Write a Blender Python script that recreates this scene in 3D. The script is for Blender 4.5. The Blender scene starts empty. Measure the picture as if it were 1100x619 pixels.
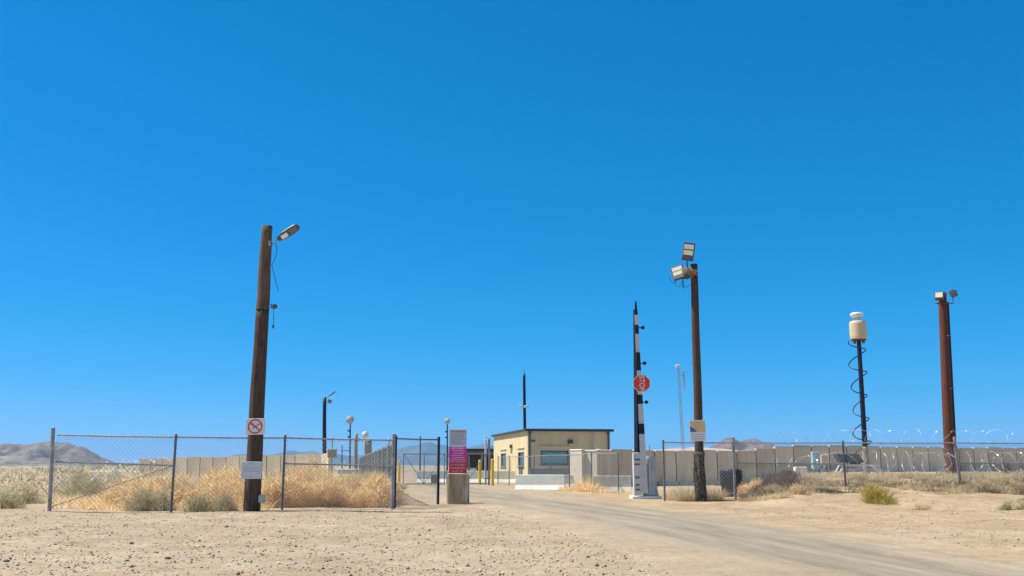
import bpy, math, random
import numpy as np
from mathutils import Vector, Matrix, noise

random.seed(7); RNG = np.random.default_rng(7)
R = math.radians
sc = bpy.context.scene
C = bpy.context.collection

# ------------------------------------------------------------------ camera, world, sun, exposure
EYE = 1.5; FOC = 1020.0
PITCH = math.atan(190.5 / FOC)
cd = bpy.data.cameras.new('camera'); cam = bpy.data.objects.new('camera', cd); C.objects.link(cam)
cam.location = (0, 0, EYE); cam.rotation_euler = (R(90) + PITCH, 0, 0)
cd.sensor_width = 36; cd.lens = 36 * FOC / 1100; cd.clip_end = 60000; cd.clip_start = 0.1
sc.camera = cam

SUN_EL, SUN_AZ = 60.0, 9.0            # elevation; degrees from due left towards the far side
w = bpy.data.worlds.new('World'); sc.world = w; w.use_nodes = True
nt = w.node_tree; bg = nt.nodes['Background']
sky = nt.nodes.new('ShaderNodeTexSky'); sky.sky_type = 'NISHITA'; sky.sun_disc = False
sky.sun_elevation = R(SUN_EL); sky.sun_rotation = R(-90 + SUN_AZ)
sky.altitude = 1600; sky.air_density = 1.0; sky.dust_density = 0.0; sky.ozone_density = 3.0
# clear, deep blue desert sky: the same colour response in every direction of the dome
sx = nt.nodes.new('ShaderNodeSeparateColor'); nt.links.new(sky.outputs[0], sx.inputs[0]); cb = nt.nodes.new('ShaderNodeCombineColor')
for i, (pw, k) in enumerate(((2.5, .95), (.72, .685), (.74, 1.20))):
    a1 = nt.nodes.new('ShaderNodeMath'); a1.operation = 'MULTIPLY'; a1.inputs[1].default_value = .1; nt.links.new(sx.outputs[i], a1.inputs[0])
    a2 = nt.nodes.new('ShaderNodeMath'); a2.operation = 'POWER'; a2.inputs[1].default_value = pw; nt.links.new(a1.outputs[0], a2.inputs[0])
    a3 = nt.nodes.new('ShaderNodeMath'); a3.operation = 'MULTIPLY'; a3.inputs[1].default_value = k * 10; nt.links.new(a2.outputs[0], a3.inputs[0]); nt.links.new(a3.outputs[0], cb.inputs[i])
nt.links.new(cb.outputs[0], bg.inputs['Color'])
bg.inputs['Strength'].default_value = 0.066
sd = bpy.data.lights.new('sun', 'SUN'); sun = bpy.data.objects.new('sun', sd); C.objects.link(sun)
sd.energy = 4.4; sd.angle = R(0.53); sd.color = (1, 0.95, 0.87)
S = Vector((-math.cos(R(SUN_EL)) * math.cos(R(SUN_AZ)), math.cos(R(SUN_EL)) * math.sin(R(SUN_AZ)), math.sin(R(SUN_EL))))
sun.rotation_euler = S.to_track_quat('Z', 'Y').to_euler(); sun.location = (0, 0, 40)
vs = sc.view_settings; vs.view_transform = 'Standard'; vs.look = 'None'; vs.exposure = 0.6; vs.gamma = 1
vs.use_curve_mapping = False
sc.cycles.volume_bounces = 1; sc.cycles.max_bounces = 6; sc.cycles.volume_step_rate = 1

# ------------------------------------------------------------------ survey helpers: bearing + depth -> metres
def P(px, py, Y):
    z = EYE + Y * math.tan(math.atan((309.5 - py) / FOC) + PITCH)
    zc = Y * math.cos(PITCH) + (z - EYE) * math.sin(PITCH)
    return Vector(((px - 550) / FOC * zc, Y, z))
def D(py, h=0.0):
    return (EYE - h) / math.tan(math.atan((py - 309.5) / FOC) - PITCH)
def XY(px, Y):
    p = P(px, 500, Y); return p.x

def sst(a, b, t):
    t = min(1, max(0, (t - a) / (b - a))); return t * t * (3 - 2 * t)
def road_center(y):
    pts = [(5, 7.4), (12, 5.8), (20, 4.9), (27, 3.9), (33, 2.7), (40, 1.1), (48, -0.9), (58, -3.0), (72, -5.0), (90, -7.0), (130, -11), (200, -18)]
    for (a, b), (c, d) in zip(pts, pts[1:]):
        if a <= y <= c:
            t = (y - a) / (c - a); return b + (d - b) * t
    return pts[0][1] if y < 5 else pts[-1][1]
def road_half(y): return 3.9
def H(x, y):
    if y > 400 or y < 2: return 0.0
    rc = road_center(y); dr = abs(x - rc)
    off = sst(3.2, 7.0, dr)
    fade = 1 - sst(150, 350, y)
    z = 0.0
    bm = sst(.232, .30, x / y) * (0.30 * sst(34, 39.5, y) + 0.62 * sst(40.5, 46, y))
    z += bm * (1 - sst(90, 200, y))
    z += 0.16 * sst(-6, -9, x) * 0 + 0.05 * off * noise.noise(Vector((x * .35, y * .3, 0))) * fade * (1.6 if y < 45 else 1)
    z += 0.022 * off * noise.noise(Vector((x * 1.7, y * 1.5, 3))) * fade
    if bm > 0.02: z += sst(.235, .26, x / y) * sst(33, 36, y) * (.10 * noise.noise(Vector((x * .8, y * .7, 9))) + .05 * noise.noise(Vector((x * 2.1, y * 1.9, 19))))
    # small windrow of sand thrown up beside the road
    if 10 < y < 42: z += 0.10 * math.exp(-((x - rc - 4.6) / 0.7) ** 2) * (0.6 + 0.6 * noise.noise(Vector((x, y * .25, 5))))
    return z

# ------------------------------------------------------------------ mesh helpers
class MB:
    def __init__(s): s.V = []; s.F = []
    def add(s, vs_, fs):
        o = len(s.V); s.V += [tuple(v) for v in vs_]; s.F += [tuple(i + o for i in f) for f in fs]; return s
    def box(s, c, d, m=None, taper=1.0, bev=0.0):
        x, y, z = d[0] / 2, d[1] / 2, d[2] / 2
        if bev <= 0:
            v = [(-x, -y, -z), (x, -y, -z), (x, y, -z), (-x, y, -z), (-x * taper, -y * taper, z), (x * taper, -y * taper, z), (x * taper, y * taper, z), (-x * taper, y * taper, z)]
            f = [(3, 2, 1, 0), (4, 5, 6, 7), (0, 1, 5, 4), (1, 2, 6, 5), (2, 3, 7, 6), (3, 0, 4, 7)]
        else:
            b = min(bev, x * .9, y * .9, z * .9)
            ring = lambda xx, yy, zz: [(-xx + b, -yy, zz), (xx - b, -yy, zz), (xx, -yy + b, zz), (xx, yy - b, zz), (xx - b, yy, zz), (-xx + b, yy, zz), (-xx, yy - b, zz), (-xx, -yy + b, zz)]
            ins = lambda zz: [(-x + b, -y + b, zz), (x - b, -y + b, zz), (x - b, y - b, zz), (-x + b, y - b, zz)]
            v = ring(x, y, -z + b) + ring(x, y, z - b) + ins(-z) + ins(z); f = []
            for i in range(8): f.append((i, (i + 1) % 8, 8 + (i + 1) % 8, 8 + i))
            for base, ib, fl in ((0, 16, 1), (8, 20, 0)):
                a = [(base, base + 1, ib + 1, ib), (base + 1, base + 2, ib + 1), (base + 2, base + 3, ib + 2, ib + 1), (base + 3, base + 4, ib + 2), (base + 4, base + 5, ib + 3, ib + 2), (base + 5, base + 6, ib + 3), (base + 6, base + 7, ib, ib + 3), (base + 7, base, ib), (ib, ib + 1, ib + 2, ib + 3)]
                f += [tuple(reversed(q)) for q in a] if fl else a
        c = Vector(c)
        v = [((m @ Vector(p)) if m else Vector(p)) + c for p in v]
        return s.add(v, f)
    def tube(s, pts, r, n=8, cap=True):
        pts = [Vector(p) for p in pts]; rs = r if isinstance(r, (list, tuple)) else [r] * len(pts)
        o = len(s.V); t0 = (pts[1] - pts[0]).normalized()
        u = t0.cross(Vector((0, 0, 1)));
        if u.length < 1e-3: u = Vector((1, 0, 0))
        u.normalize()
        for i, p in enumerate(pts):
            t = (pts[min(i + 1, len(pts) - 1)] - pts[max(i - 1, 0)]).normalized()
            u = (u - t * u.dot(t)).normalized(); v = t.cross(u)
            for k in range(n):
                a = 2 * math.pi * k / n
                s.V.append(tuple(p + (u * math.cos(a) + v * math.sin(a)) * rs[i]))
        for i in range(len(pts) - 1):
            for k in range(n):
                a = o + i * n + k; b = o + i * n + (k + 1) % n
                s.F.append((a, b, b + n, a + n))
        if cap:
            s.F.append(tuple(o + k for k in reversed(range(n)))); s.F.append(tuple(o + (len(pts) - 1) * n + k for k in range(n)))
        return s
    def lathe(s, prof, n=20, c=(0, 0, 0), m=None):
        o = len(s.V)
        for (r, z) in prof:
            for k in range(n):
                a = 2 * math.pi * k / n; p = Vector((r * math.cos(a), r * math.sin(a), z))
                if m: p = m @ p
                s.V.append(tuple(p + Vector(c)))
        for i in range(len(prof) - 1):
            for k in range(n):
                a = o + i * n + k; b = o + i * n + (k + 1) % n
                s.F.append((a, b, b + n, a + n))
        s.F.append(tuple(o + k for k in reversed(range(n)))); s.F.append(tuple(o + (len(prof) - 1) * n + k for k in range(n)))
        return s
    def prism(s, poly, y0, y1, m=None, c=(0, 0, 0)):      # polygon in XZ (counter-clockwise seen from -Y), extruded y0..y1
        n = len(poly); v = [Vector((x, y0, z)) for x, z in poly] + [Vector((x, y1, z)) for x, z in poly]
        if m: v = [m @ p for p in v]
        v = [p + Vector(c) for p in v]
        f = [tuple(range(n)), tuple(reversed(range(n, 2 * n)))] + [((i + 1) % n, i, i + n, (i + 1) % n + n) for i in range(n)]
        return s.add(v, f)
    def mesh(s, name, mat, smooth=False):
        me = bpy.data.meshes.new(name); me.from_pydata(s.V, [], s.F)
        if mat: me.materials.append(mat)
        if smooth: me.polygons.foreach_set('use_smooth', [True] * len(me.polygons))
        me.update(); return me
    def build(s, name, mat, parent=None, loc=(0, 0, 0), smooth=False, kind=None, label=None):
        o = bpy.data.objects.new(name, s.mesh(name, mat, smooth)); C.objects.link(o); o.location = loc
        if parent: o.parent = parent
        if kind: o['kind'] = kind
        if label: o['label'] = label
        return o

def tag(o, label, cat, group=None, kind=None):
    o['label'] = label; o['category'] = cat
    if group: o['group'] = group
    if kind: o['kind'] = kind
    return o
def thing(name, label, cat, loc, rz=0, group=None):
    o = bpy.data.objects.new(name, None); C.objects.link(o); o.location = loc; o.rotation_euler = (0, 0, rz)
    o.empty_display_size = .2
    return tag(o, label, cat, group)
def inst(name, me, parent, loc=(0, 0, 0), rot=(0, 0, 0), scale=(1, 1, 1)):
    o = bpy.data.objects.new(name, me); C.objects.link(o); o.location = loc; o.rotation_euler = rot; o.scale = scale; o.parent = parent
    return o
def rotm(rx=0, ry=0, rz=0):
    return Matrix.Rotation(rz, 3, 'Z') @ Matrix.Rotation(ry, 3, 'Y') @ Matrix.Rotation(rx, 3, 'X')
def text(s, size, mat, parent, loc, rx=R(90), ry=0, rz=0, name='lettering', align='CENTER', sx=1.0):
    cu = bpy.data.curves.new(name, 'FONT'); cu.body = s; cu.size = size; cu.align_x = align; cu.align_y = 'CENTER'; cu.offset = size * .012
    tmp = bpy.data.objects.new('tmp', cu); C.objects.link(tmp)
    dg = bpy.context.evaluated_depsgraph_get(); me = bpy.data.meshes.new_from_object(tmp.evaluated_get(dg))
    bpy.data.objects.remove(tmp); me.materials.clear(); me.materials.append(mat)
    o = bpy.data.objects.new(name, me); C.objects.link(o); o.parent = parent; o.location = loc
    o.rotation_euler = (Matrix.Rotation(rz, 3, 'Z') @ Matrix.Rotation(rx, 3, 'X') @ Matrix.Rotation(ry, 3, 'Z')).to_euler(); o.scale = (sx, 1, 1)
    return o

# ------------------------------------------------------------------ materials
def mat(name, col, rough=.8, metal=0.0, var=.18, scale=6.0, bump=0.0, bscale=None, stretch=(1, 1, 1), col2=None, spec=.35, lo=.35, hi=.65):
    m = bpy.data.materials.new(name); m.use_nodes = True; t = m.node_tree; b = t.nodes['Principled BSDF']
    b.inputs['Roughness'].default_value = rough; b.inputs['Metallic'].default_value = metal
    b.inputs['Specular IOR Level'].default_value = spec
    tc = t.nodes.new('ShaderNodeTexCoord'); mp = t.nodes.new('ShaderNodeMapping'); mp.inputs['Scale'].default_value = stretch
    t.links.new(tc.outputs['Object'], mp.inputs['Vector'])
    n = t.nodes.new('ShaderNodeTexNoise'); n.inputs['Scale'].default_value = scale; n.inputs['Detail'].default_value = 7; n.inputs['Roughness'].default_value = .65
    t.links.new(mp.outputs[0], n.inputs['Vector'])
    r = t.nodes.new('ShaderNodeValToRGB')
    a = tuple(c * (1 - var) for c in col); z = col2 if col2 else tuple(min(1, c * (1 + var)) for c in col)
    r.color_ramp.elements[0].color = (*a, 1); r.color_ramp.elements[1].color = (*z, 1)
    r.color_ramp.elements[0].position = lo; r.color_ramp.elements[1].position = hi
    t.links.new(n.outputs['Fac'], r.inputs['Fac']); t.links.new(r.outputs[0], b.inputs['Base Color'])
    if bump:
        n2 = t.nodes.new('ShaderNodeTexNoise'); n2.inputs['Scale'].default_value = bscale or scale * 4; n2.inputs['Detail'].default_value = 5
        t.links.new(mp.outputs[0], n2.inputs['Vector'])
        bp = t.nodes.new('ShaderNodeBump'); bp.inputs['Strength'].default_value = bump; bp.inputs['Distance'].default_value = .03
        t.links.new(n2.outputs['Fac'], bp.inputs['Height']); t.links.new(bp.outputs[0], b.inputs['Normal'])
    return m
def vegmat(name, col, rough=.85, trans=.25):
    m = bpy.data.materials.new(name); m.use_nodes = True; t = m.node_tree; b = t.nodes['Principled BSDF']
    b.inputs['Roughness'].default_value = rough; b.inputs['Specular IOR Level'].default_value = .15
    at = t.nodes.new('ShaderNodeAttribute'); at.attribute_name = 'tint'
    mx = t.nodes.new('ShaderNodeMix'); mx.data_type = 'RGBA'; mx.blend_type = 'MULTIPLY'; mx.inputs['Factor'].default_value = 1
    mx.inputs[6].default_value = (*col, 1); t.links.new(at.outputs['Color'], mx.inputs[7]); t.links.new(mx.outputs[2], b.inputs['Base Color'])
    tr = t.nodes.new('ShaderNodeBsdfTranslucent'); t.links.new(mx.outputs[2], tr.inputs['Color'])
    ms = t.nodes.new('ShaderNodeMixShader'); ms.inputs[0].default_value = trans
    out = t.nodes['Material Output']; t.links.new(b.outputs[0], ms.inputs[1]); t.links.new(tr.outputs[0], ms.inputs[2]); t.links.new(ms.outputs[0], out.inputs['Surface'])
    return m

M = dict(
    wood=mat('weathered_wood', (.11, .066, .04), .9, var=.5, scale=5, bump=.9, bscale=20, stretch=(6, 6, .35), col2=(.30, .20, .13), lo=.3, hi=.75),
    wood_dark=mat('creosote_wood', (.07, .042, .028), .9, var=.5, scale=5, bump=.9, bscale=20, stretch=(6, 6, .35), col2=(.20, .125, .08), lo=.3, hi=.75),
    wood_red=mat('red_brown_wood', (.13, .04, .022), .85, var=.5, scale=7, bump=.8, bscale=26, stretch=(6, 6, .4), col2=(.26, .09, .05), lo=.3, hi=.75),
    wood_pale=mat('pale_wood', (.36, .30, .21), .9, var=.3, scale=8, bump=.5, stretch=(5, 5, .5)),
    bark=mat('peeling_mesh', (.10, .07, .05), .9, var=.5, scale=22, bump=1.0, bscale=40, col2=(.42, .36, .28), lo=.5, hi=.66),
    galv=mat('galvanised_steel', (.36, .35, .335), .55, .25, var=.25, scale=6, stretch=(1, 1, .4)),
    galv_dark=mat('dull_dark_steel', (.17, .17, .175), .6, .15, var=.25, scale=6),
    rusty=mat('weathered_pipe', (.34, .295, .275), .75, .1, var=.3, scale=4, col2=(.52, .47, .44)),
    wire=mat('chain_link_wire', (.34, .335, .33), .6, .1, var=.2),
    razor=mat('razor_ribbon', (.72, .72, .71), .4, .2, var=.15, scale=3),
    black=mat('black_paint', (.014, .015, .019), .5, var=.25),
    navy=mat('dark_steel_blue', (.018, .024, .038), .5, .2, var=.25),
    white=mat('white_paint', (.72, .72, .70), .5, var=.07, scale=2, bump=.05),
    offwhite=mat('grey_white_cabinet', (.62, .61, .58), .5, var=.1, scale=2.5),
    cabgrey=mat('grey_cabinet', (.52, .51, .48), .55, var=.12, scale=2.5),
    conc=mat('concrete', (.60, .545, .43), .9, var=.22, scale=1.6, bump=.35, bscale=18, stretch=(1, 1, .5)),
    concwall=mat('tan_concrete', (.66, .525, .345), .92, var=.22, scale=1.6, bump=.3, bscale=14, stretch=(1, 1, .16)),
    concpanel=mat('pale_panel_concrete', (.66, .58, .43), .9, var=.12, scale=1.2, bump=.25, bscale=14),
    concblock=mat('stained_concrete', (.43, .30, .16), .95, var=.3, scale=3, bump=.5, bscale=16, stretch=(1.5, 1.5, .25), col2=(.70, .54, .33)),
    concwhite=mat('pale_concrete', (.87, .82, .67), .88, var=.1, scale=1.5, bump=.2, bscale=14),
    stucco=mat('cream_stucco', (.72, .585, .33), .9, var=.09, scale=1.4, bump=.25, bscale=40, stretch=(1, 1, .25)),
    fascia=mat('dark_fascia', (.05, .062, .07), .6, var=.15),
    frame=mat('window_frame', (.10, .11, .115), .5, var=.15),
    glass=mat('teal_window_film', (.16, .44, .46), .35, var=.08, scale=.6, spec=.4),
    glassdark=mat('dark_glass', (.05, .065, .075), .12, var=.2, spec=.7),
    yellow=mat('bollard_yellow', (.85, .52, .03), .55, var=.12, scale=4),
    signwhite=mat('sign_white', (.82, .79, .75), .5, var=.06, scale=3),
    signgrey=mat('sign_grey_white', (.66, .66, .64), .5, var=.06, scale=3),
    signsand=mat('sign_sand_yellow', (.76, .55, .24), .5, var=.1, scale=2.5),
    signblue=mat('sign_blue', (.10, .17, .42), .5, var=.1),
    magenta=mat('sign_magenta', (.90, .05, .36), .5, var=.08, scale=3),
    red=mat('sign_red', (.80, .03, .045), .5, var=.08, scale=3),
    stopred=mat('stop_sign_red', (.85, .07, .03), .45, var=.12, scale=3),
    pinktext=mat('pale_pink_print', (.80, .52, .62), .6, var=.05),
    greytext=mat('grey_print', (.22, .21, .23), .6, var=.05),
    fadedtext=mat('faded_pink_print', (.52, .36, .37), .6, var=.05),
    lens=mat('pale_lens', (.66, .58, .40), .3, var=.06, scale=2),
    led=mat('white_led_panel', (.85, .86, .88), .25, var=.05),
    lamphouse=mat('lamp_housing', (.10, .095, .095), .5, .2, var=.2),
    tan=mat('tan_radome', (.70, .54, .30), .55, var=.08, scale=2),
    slat=mat('green_grey_slat', (.10, .13, .115), .65, var=.3, scale=2, col2=(.20, .23, .20)),
    plastic=mat('black_plastic', (.014, .016, .019), .45, var=.25),
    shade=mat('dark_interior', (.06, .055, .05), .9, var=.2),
    shed=mat('brown_shed', (.24, .19, .14), .9, var=.2, scale=2),
    bluegrey=mat('blue_grey_panel', (.22, .25, .29), .6, var=.1),
    teal=mat('pale_teal_cabinet', (.36, .52, .54), .5, var=.08),
    straw=None,
    strand=mat('straw_strands', (.38, .28, .18), .9, var=.3, scale=10),
)
M['dry'] = vegmat('dry_tumbleweed', (.95, .72, .38), trans=.62)
M['pale'] = vegmat('pale_dry_grass', (.74, .59, .35), trans=.45)
M['sage'] = vegmat('grey_green_sage', (.60, .52, .30), trans=.4)
M['brown'] = vegmat('dead_brown_brush', (.24, .17, .12), trans=.2)
M['yellow_bush'] = vegmat('yellow_green_bush', (.62, .50, .14), trans=.4)
M['plain'] = vegmat('plain_scrub', (.66, .55, .34), trans=.4)

# ground: sand, pinkish gravel, fine speckle
def ground_nodes(t):
    N = t.nodes; L = t.links
    g = N.new('ShaderNodeNewGeometry')
    def nz(scale, det=6, ro=.6, st=(1, 1, 1)):
        mp = N.new('ShaderNodeMapping'); mp.inputs['Scale'].default_value = st; L.new(g.outputs['Position'], mp.inputs['Vector'])
        n = N.new('ShaderNodeTexNoise'); n.inputs['Scale'].default_value = scale; n.inputs['Detail'].default_value = det; n.inputs['Roughness'].default_value = ro
        L.new(mp.outputs[0], n.inputs['Vector']); return n.outputs['Fac']
    def ramp(f, a, c0, z, c1):
        r = N.new('ShaderNodeValToRGB'); r.color_ramp.elements[0].position = a; r.color_ramp.elements[1].position = z
        r.color_ramp.elements[0].color = (*c0, 1); r.color_ramp.elements[1].color = (*c1, 1); L.new(f, r.inputs['Fac']); return r.outputs['Color']
    def mix(fac, a, bb, mode='MIX'):
        x = N.new('ShaderNodeMix'); x.data_type = 'RGBA'; x.blend_type = mode
        if isinstance(fac, float): x.inputs['Factor'].default_value = fac
        else: L.new(fac, x.inputs['Factor'])
        L.new(a, x.inputs[6]); L.new(bb, x.inputs[7]); return x.outputs[2]
    sand = ramp(nz(.35), .35, (.47, .345, .205), .68, (.59, .455, .29))
    grav = ramp(nz(.9, 8, .7), .3, (.45, .345, .225), .7, (.59, .465, .32))
    sep = N.new('ShaderNodeSeparateXYZ'); L.new(g.outputs['Position'], sep.inputs[0])
    nn = nz(.12, 5); ad = N.new('ShaderNodeMath'); ad.operation = 'MULTIPLY_ADD'; L.new(nn, ad.inputs[0]); ad.inputs[1].default_value = -14; L.new(sep.outputs['X'], ad.inputs[2])
    mr = N.new('ShaderNodeMapRange'); mr.inputs['From Min'].default_value = -7.5; mr.inputs['From Max'].default_value = -2.5; L.new(ad.outputs[0], mr.inputs['Value'])
    col = mix(mr.outputs[0], grav, sand)
    col = mix(.85, col, ramp(nz(11, 4, .75), .3, (.62, .59, .56), .7, (1.18, 1.17, 1.16)), 'MULTIPLY')
    col = mix(.7, col, ramp(nz(45, 3, .8), .32, (.70, .68, .66), .62, (1.1, 1.1, 1.1)), 'MULTIPLY')
    col = mix(.9, col, ramp(nz(.22, 9, .72), .34, (.80, .765, .75), .62, (1.08, 1.075, 1.06)), 'MULTIPLY')
    # scattered darker gravel freckles
    col = mix(.55, col, ramp(nz(2.2, 8, .75), .36, (.70, .67, .64), .6, (1.10, 1.10, 1.10)), 'MULTIPLY')
    # compacted tyre tracks across the gravel
    def math_(op, a_, b_):
        q_ = N.new('ShaderNodeMath'); q_.operation = op
        for i_, v_ in ((0, a_), (1, b_)):
            if isinstance(v_, (int, float)): q_.inputs[i_].default_value = v_
            else: L.new(v_, q_.inputs[i_])
        return q_.outputs[0]
    wob = math_('MULTIPLY', nz(.10, 3, .5), 3.0)
    for sl, offs in ((.10, (14.6, 16.2, 20.5, 22.1)), (-.32, (17.6, 19.2, 26.4, 28.0))):
        q0 = math_('ADD', math_('ADD', sep.outputs['Y'], wob), math_('MULTIPLY', sep.outputs['X'], sl))
        for c_ in offs:
            d_ = math_('ABSOLUTE', math_('SUBTRACT', q0, c_ + 1.5), 0)
            mk = N.new('ShaderNodeMapRange'); mk.inputs['From Min'].default_value = .30; mk.inputs['From Max'].default_value = .10; L.new(d_, mk.inputs['Value'])
            fk = math_('MULTIPLY', mk.outputs[0], math_('MULTIPLY', nz(.5, 5, .7), .85))
            col = mix(fk, col, ramp(nz(8, 4, .7), .3, (.33, .265, .185), .7, (.50, .405, .285)))
    # the far plain carries pale olive scrub tones
    mr2 = N.new('ShaderNodeMapRange'); mr2.inputs['From Min'].default_value = 60; mr2.inputs['From Max'].default_value = 260; L.new(sep.outputs['Y'], mr2.inputs['Value'])
    far = ramp(nz(.02, 8, .7, (1, .35, 1)), .38, (.25, .205, .125), .62, (.47, .385, .255))
    col = mix(mr2.outputs[0], col, far)
    sm = N.new('ShaderNodeMath'); sm.operation = 'MULTIPLY_ADD'; L.new(nz(5, 6, .7), sm.inputs[0]); sm.inputs[1].default_value = 1.2; L.new(nz(30, 4, .7), sm.inputs[2])
    return col, sm.outputs[0]
def ground_material():
    m = bpy.data.materials.new('desert_sand'); m.use_nodes = True; t = m.node_tree; N = t.nodes; L = t.links; b = N['Principled BSDF']
    b.inputs['Roughness'].default_value = .95; b.inputs['Specular IOR Level'].default_value = .1
    col, hgt = ground_nodes(t)
    L.new(col, b.inputs['Base Color'])
    bp = N.new('ShaderNodeBump'); bp.inputs['Strength'].default_value = .55; bp.inputs['Distance'].default_value = .05
    L.new(hgt, bp.inputs['Height']); L.new(bp.outputs[0], b.inputs['Normal'])
    return m
M['ground'] = ground_material()

def road_material():
    m = bpy.data.materials.new('sandy_asphalt'); m.use_nodes = True; t = m.node_tree; N = t.nodes; L = t.links; b = N['Principled BSDF']
    b.inputs['Roughness'].default_value = .9; b.inputs['Specular IOR Level'].default_value = .2
    g = N.new('ShaderNodeNewGeometry'); uv = N.new('ShaderNodeUVMap'); uv.uv_map = 'lane'
    sp = N.new('ShaderNodeSeparateXYZ'); L.new(uv.outputs[0], sp.inputs[0])       # x: -1..1 across the road
    def nz(scale, det=6, ro=.6, src=None, st=(1, 1, 1)):
        mp = N.new('ShaderNodeMapping'); mp.inputs['Scale'].default_value = st; L.new(src or g.outputs['Position'], mp.inputs['Vector'])
        n = N.new('ShaderNodeTexNoise'); n.inputs['Scale'].default_value = scale; n.inputs['Detail'].default_value = det; n.inputs['Roughness'].default_value = ro
        L.new(mp.outputs[0], n.inputs['Vector']); return n.outputs['Fac']
    def ramp(f, pts):
        r = N.new('ShaderNodeValToRGB'); e = r.color_ramp.elements
        while len(e) < len(pts): e.new(.5)
        for q, (p_, c_) in zip(e, pts): q.position = p_; q.color = (*c_, 1)
        L.new(f, r.inputs['Fac']); return r.outputs['Color']
    asp = ramp(nz(1.0, 10, .72, uv.outputs[0], (5.0, .10, 1)), [(.34, (.20, .165, .115)), (.66, (.42, .345, .235))])
    sand, hgt = ground_nodes(t)
    ab = N.new('ShaderNodeMath'); ab.operation = 'ABSOLUTE'; L.new(sp.outputs['X'], ab.inputs[0])
    # streaks of blown sand along the driving direction
    st = nz(1.0, 9, .75, uv.outputs[0], (3.6, .06, 1))
    s1 = N.new('ShaderNodeMath'); s1.operation = 'MULTIPLY_ADD'; L.new(st, s1.inputs[0]); s1.inputs[1].default_value = 1.5; L.new(ab.outputs[0], s1.inputs[2])
    n2 = N.new('ShaderNodeMath'); n2.operation = 'MULTIPLY_ADD'; L.new(nz(.33, 9, .75), n2.inputs[0]); n2.inputs[1].default_value = 1.3; L.new(s1.outputs[0], n2.inputs[2])
    f = ramp(n2.outputs[0], [(0, (0, 0, 0)), (1, (1, 1, 1))])
    mr = N.new('ShaderNodeMapRange'); mr.inputs['From Min'].default_value = 1.5; mr.inputs['From Max'].default_value = 2.25; mr.interpolation_type = 'SMOOTHSTEP'; L.new(n2.outputs[0], mr.inputs['Value'])
    x = N.new('ShaderNodeMix'); x.data_type = 'RGBA'; L.new(mr.outputs[0], x.inputs['Factor']); L.new(asp, x.inputs[6]); L.new(sand, x.inputs[7])
    fine = ramp(nz(40, 3, .8), [(.3, (.8, .79, .78)), (.65, (1.1, 1.1, 1.1))])
    y = N.new('ShaderNodeMix'); y.data_type = 'RGBA'; y.blend_type = 'MULTIPLY'; y.inputs['Factor'].default_value = .3; L.new(x.outputs[2], y.inputs[6]); L.new(fine, y.inputs[7])
    L.new(y.outputs[2], b.inputs['Base Color'])
    bp = N.new('ShaderNodeBump'); bp.inputs['Strength'].default_value = .45; bp.inputs['Distance'].default_value = .04; L.new(hgt, bp.inputs['Height']); L.new(bp.outputs[0], b.inputs['Normal'])
    return m
M['road'] = road_material()

# ------------------------------------------------------------------ ground, road
def make_ground():
    xs = [-20000, -6000, -2500, -1000, -400, -180, -100, -70, -50, -40] + list(np.arange(-34, 34.01, .5)) + [40, 50, 70, 100, 180, 400, 1000, 2500, 6000, 20000]
    ys = [-300, -60, -15, 0, 5] + list(np.arange(8, 62, .4)) + list(np.arange(62, 100, 2)) + [105, 115, 130, 150, 180, 220, 280, 350, 450, 700, 1200, 2500, 5000, 9000, 14000, 19500]
    V = [(x, y, H(x, y) if abs(x) < 200 else 0) for y in ys for x in xs]
    n = len(xs); F = [(j * n + i, j * n + i + 1, (j + 1) * n + i + 1, (j + 1) * n + i) for j in range(len(ys) - 1) for i in range(n - 1)]
    mb = MB(); mb.V = V; mb.F = F
    o = mb.build('ground', M['ground'], smooth=True); o['kind'] = 'structure'; o['label'] = 'pale sandy desert ground with gravel and scattered scrub'
make_ground()
def make_road():
    V = []; F = []; U = []
    ys = list(np.arange(4, 200, .8)); nx = 9
    for j, y in enumerate(ys):
        c = road_center(y); c2 = road_center(y + .8); s = (c2 - c) / .8; k = math.sqrt(1 + s * s)
        hw = road_half(y) + .25 * noise.noise(Vector((y * .25, 1, 0)))
        for i in range(nx):
            u = -1 + 2 * i / (nx - 1); x = c + u * hw * k
            edge = .012 * (1 - abs(u) ** 6)
            V.append((x, y, H(x, y) + (.028 * (1 - abs(u) ** 4) + (.004 if abs(u) < .99 else -.03)))); U.append((u, y))
    for j in range(len(ys) - 1):
        for i in range(nx - 1):
            a = j * nx + i; F.append((a, a + 1, a + nx + 1, a + nx))
    mb = MB(); mb.V = V; mb.F = F
    me = mb.mesh('road', M['road'], True); uvl = me.uv_layers.new(name='lane')
    for l in me.loops: uvl.data[l.index].uv = U[l.vertex_index]
    o = bpy.data.objects.new('road', me); C.objects.link(o); o['kind'] = 'structure'; o['label'] = 'sand dusted asphalt road bending left to the gate'
make_road()

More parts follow.
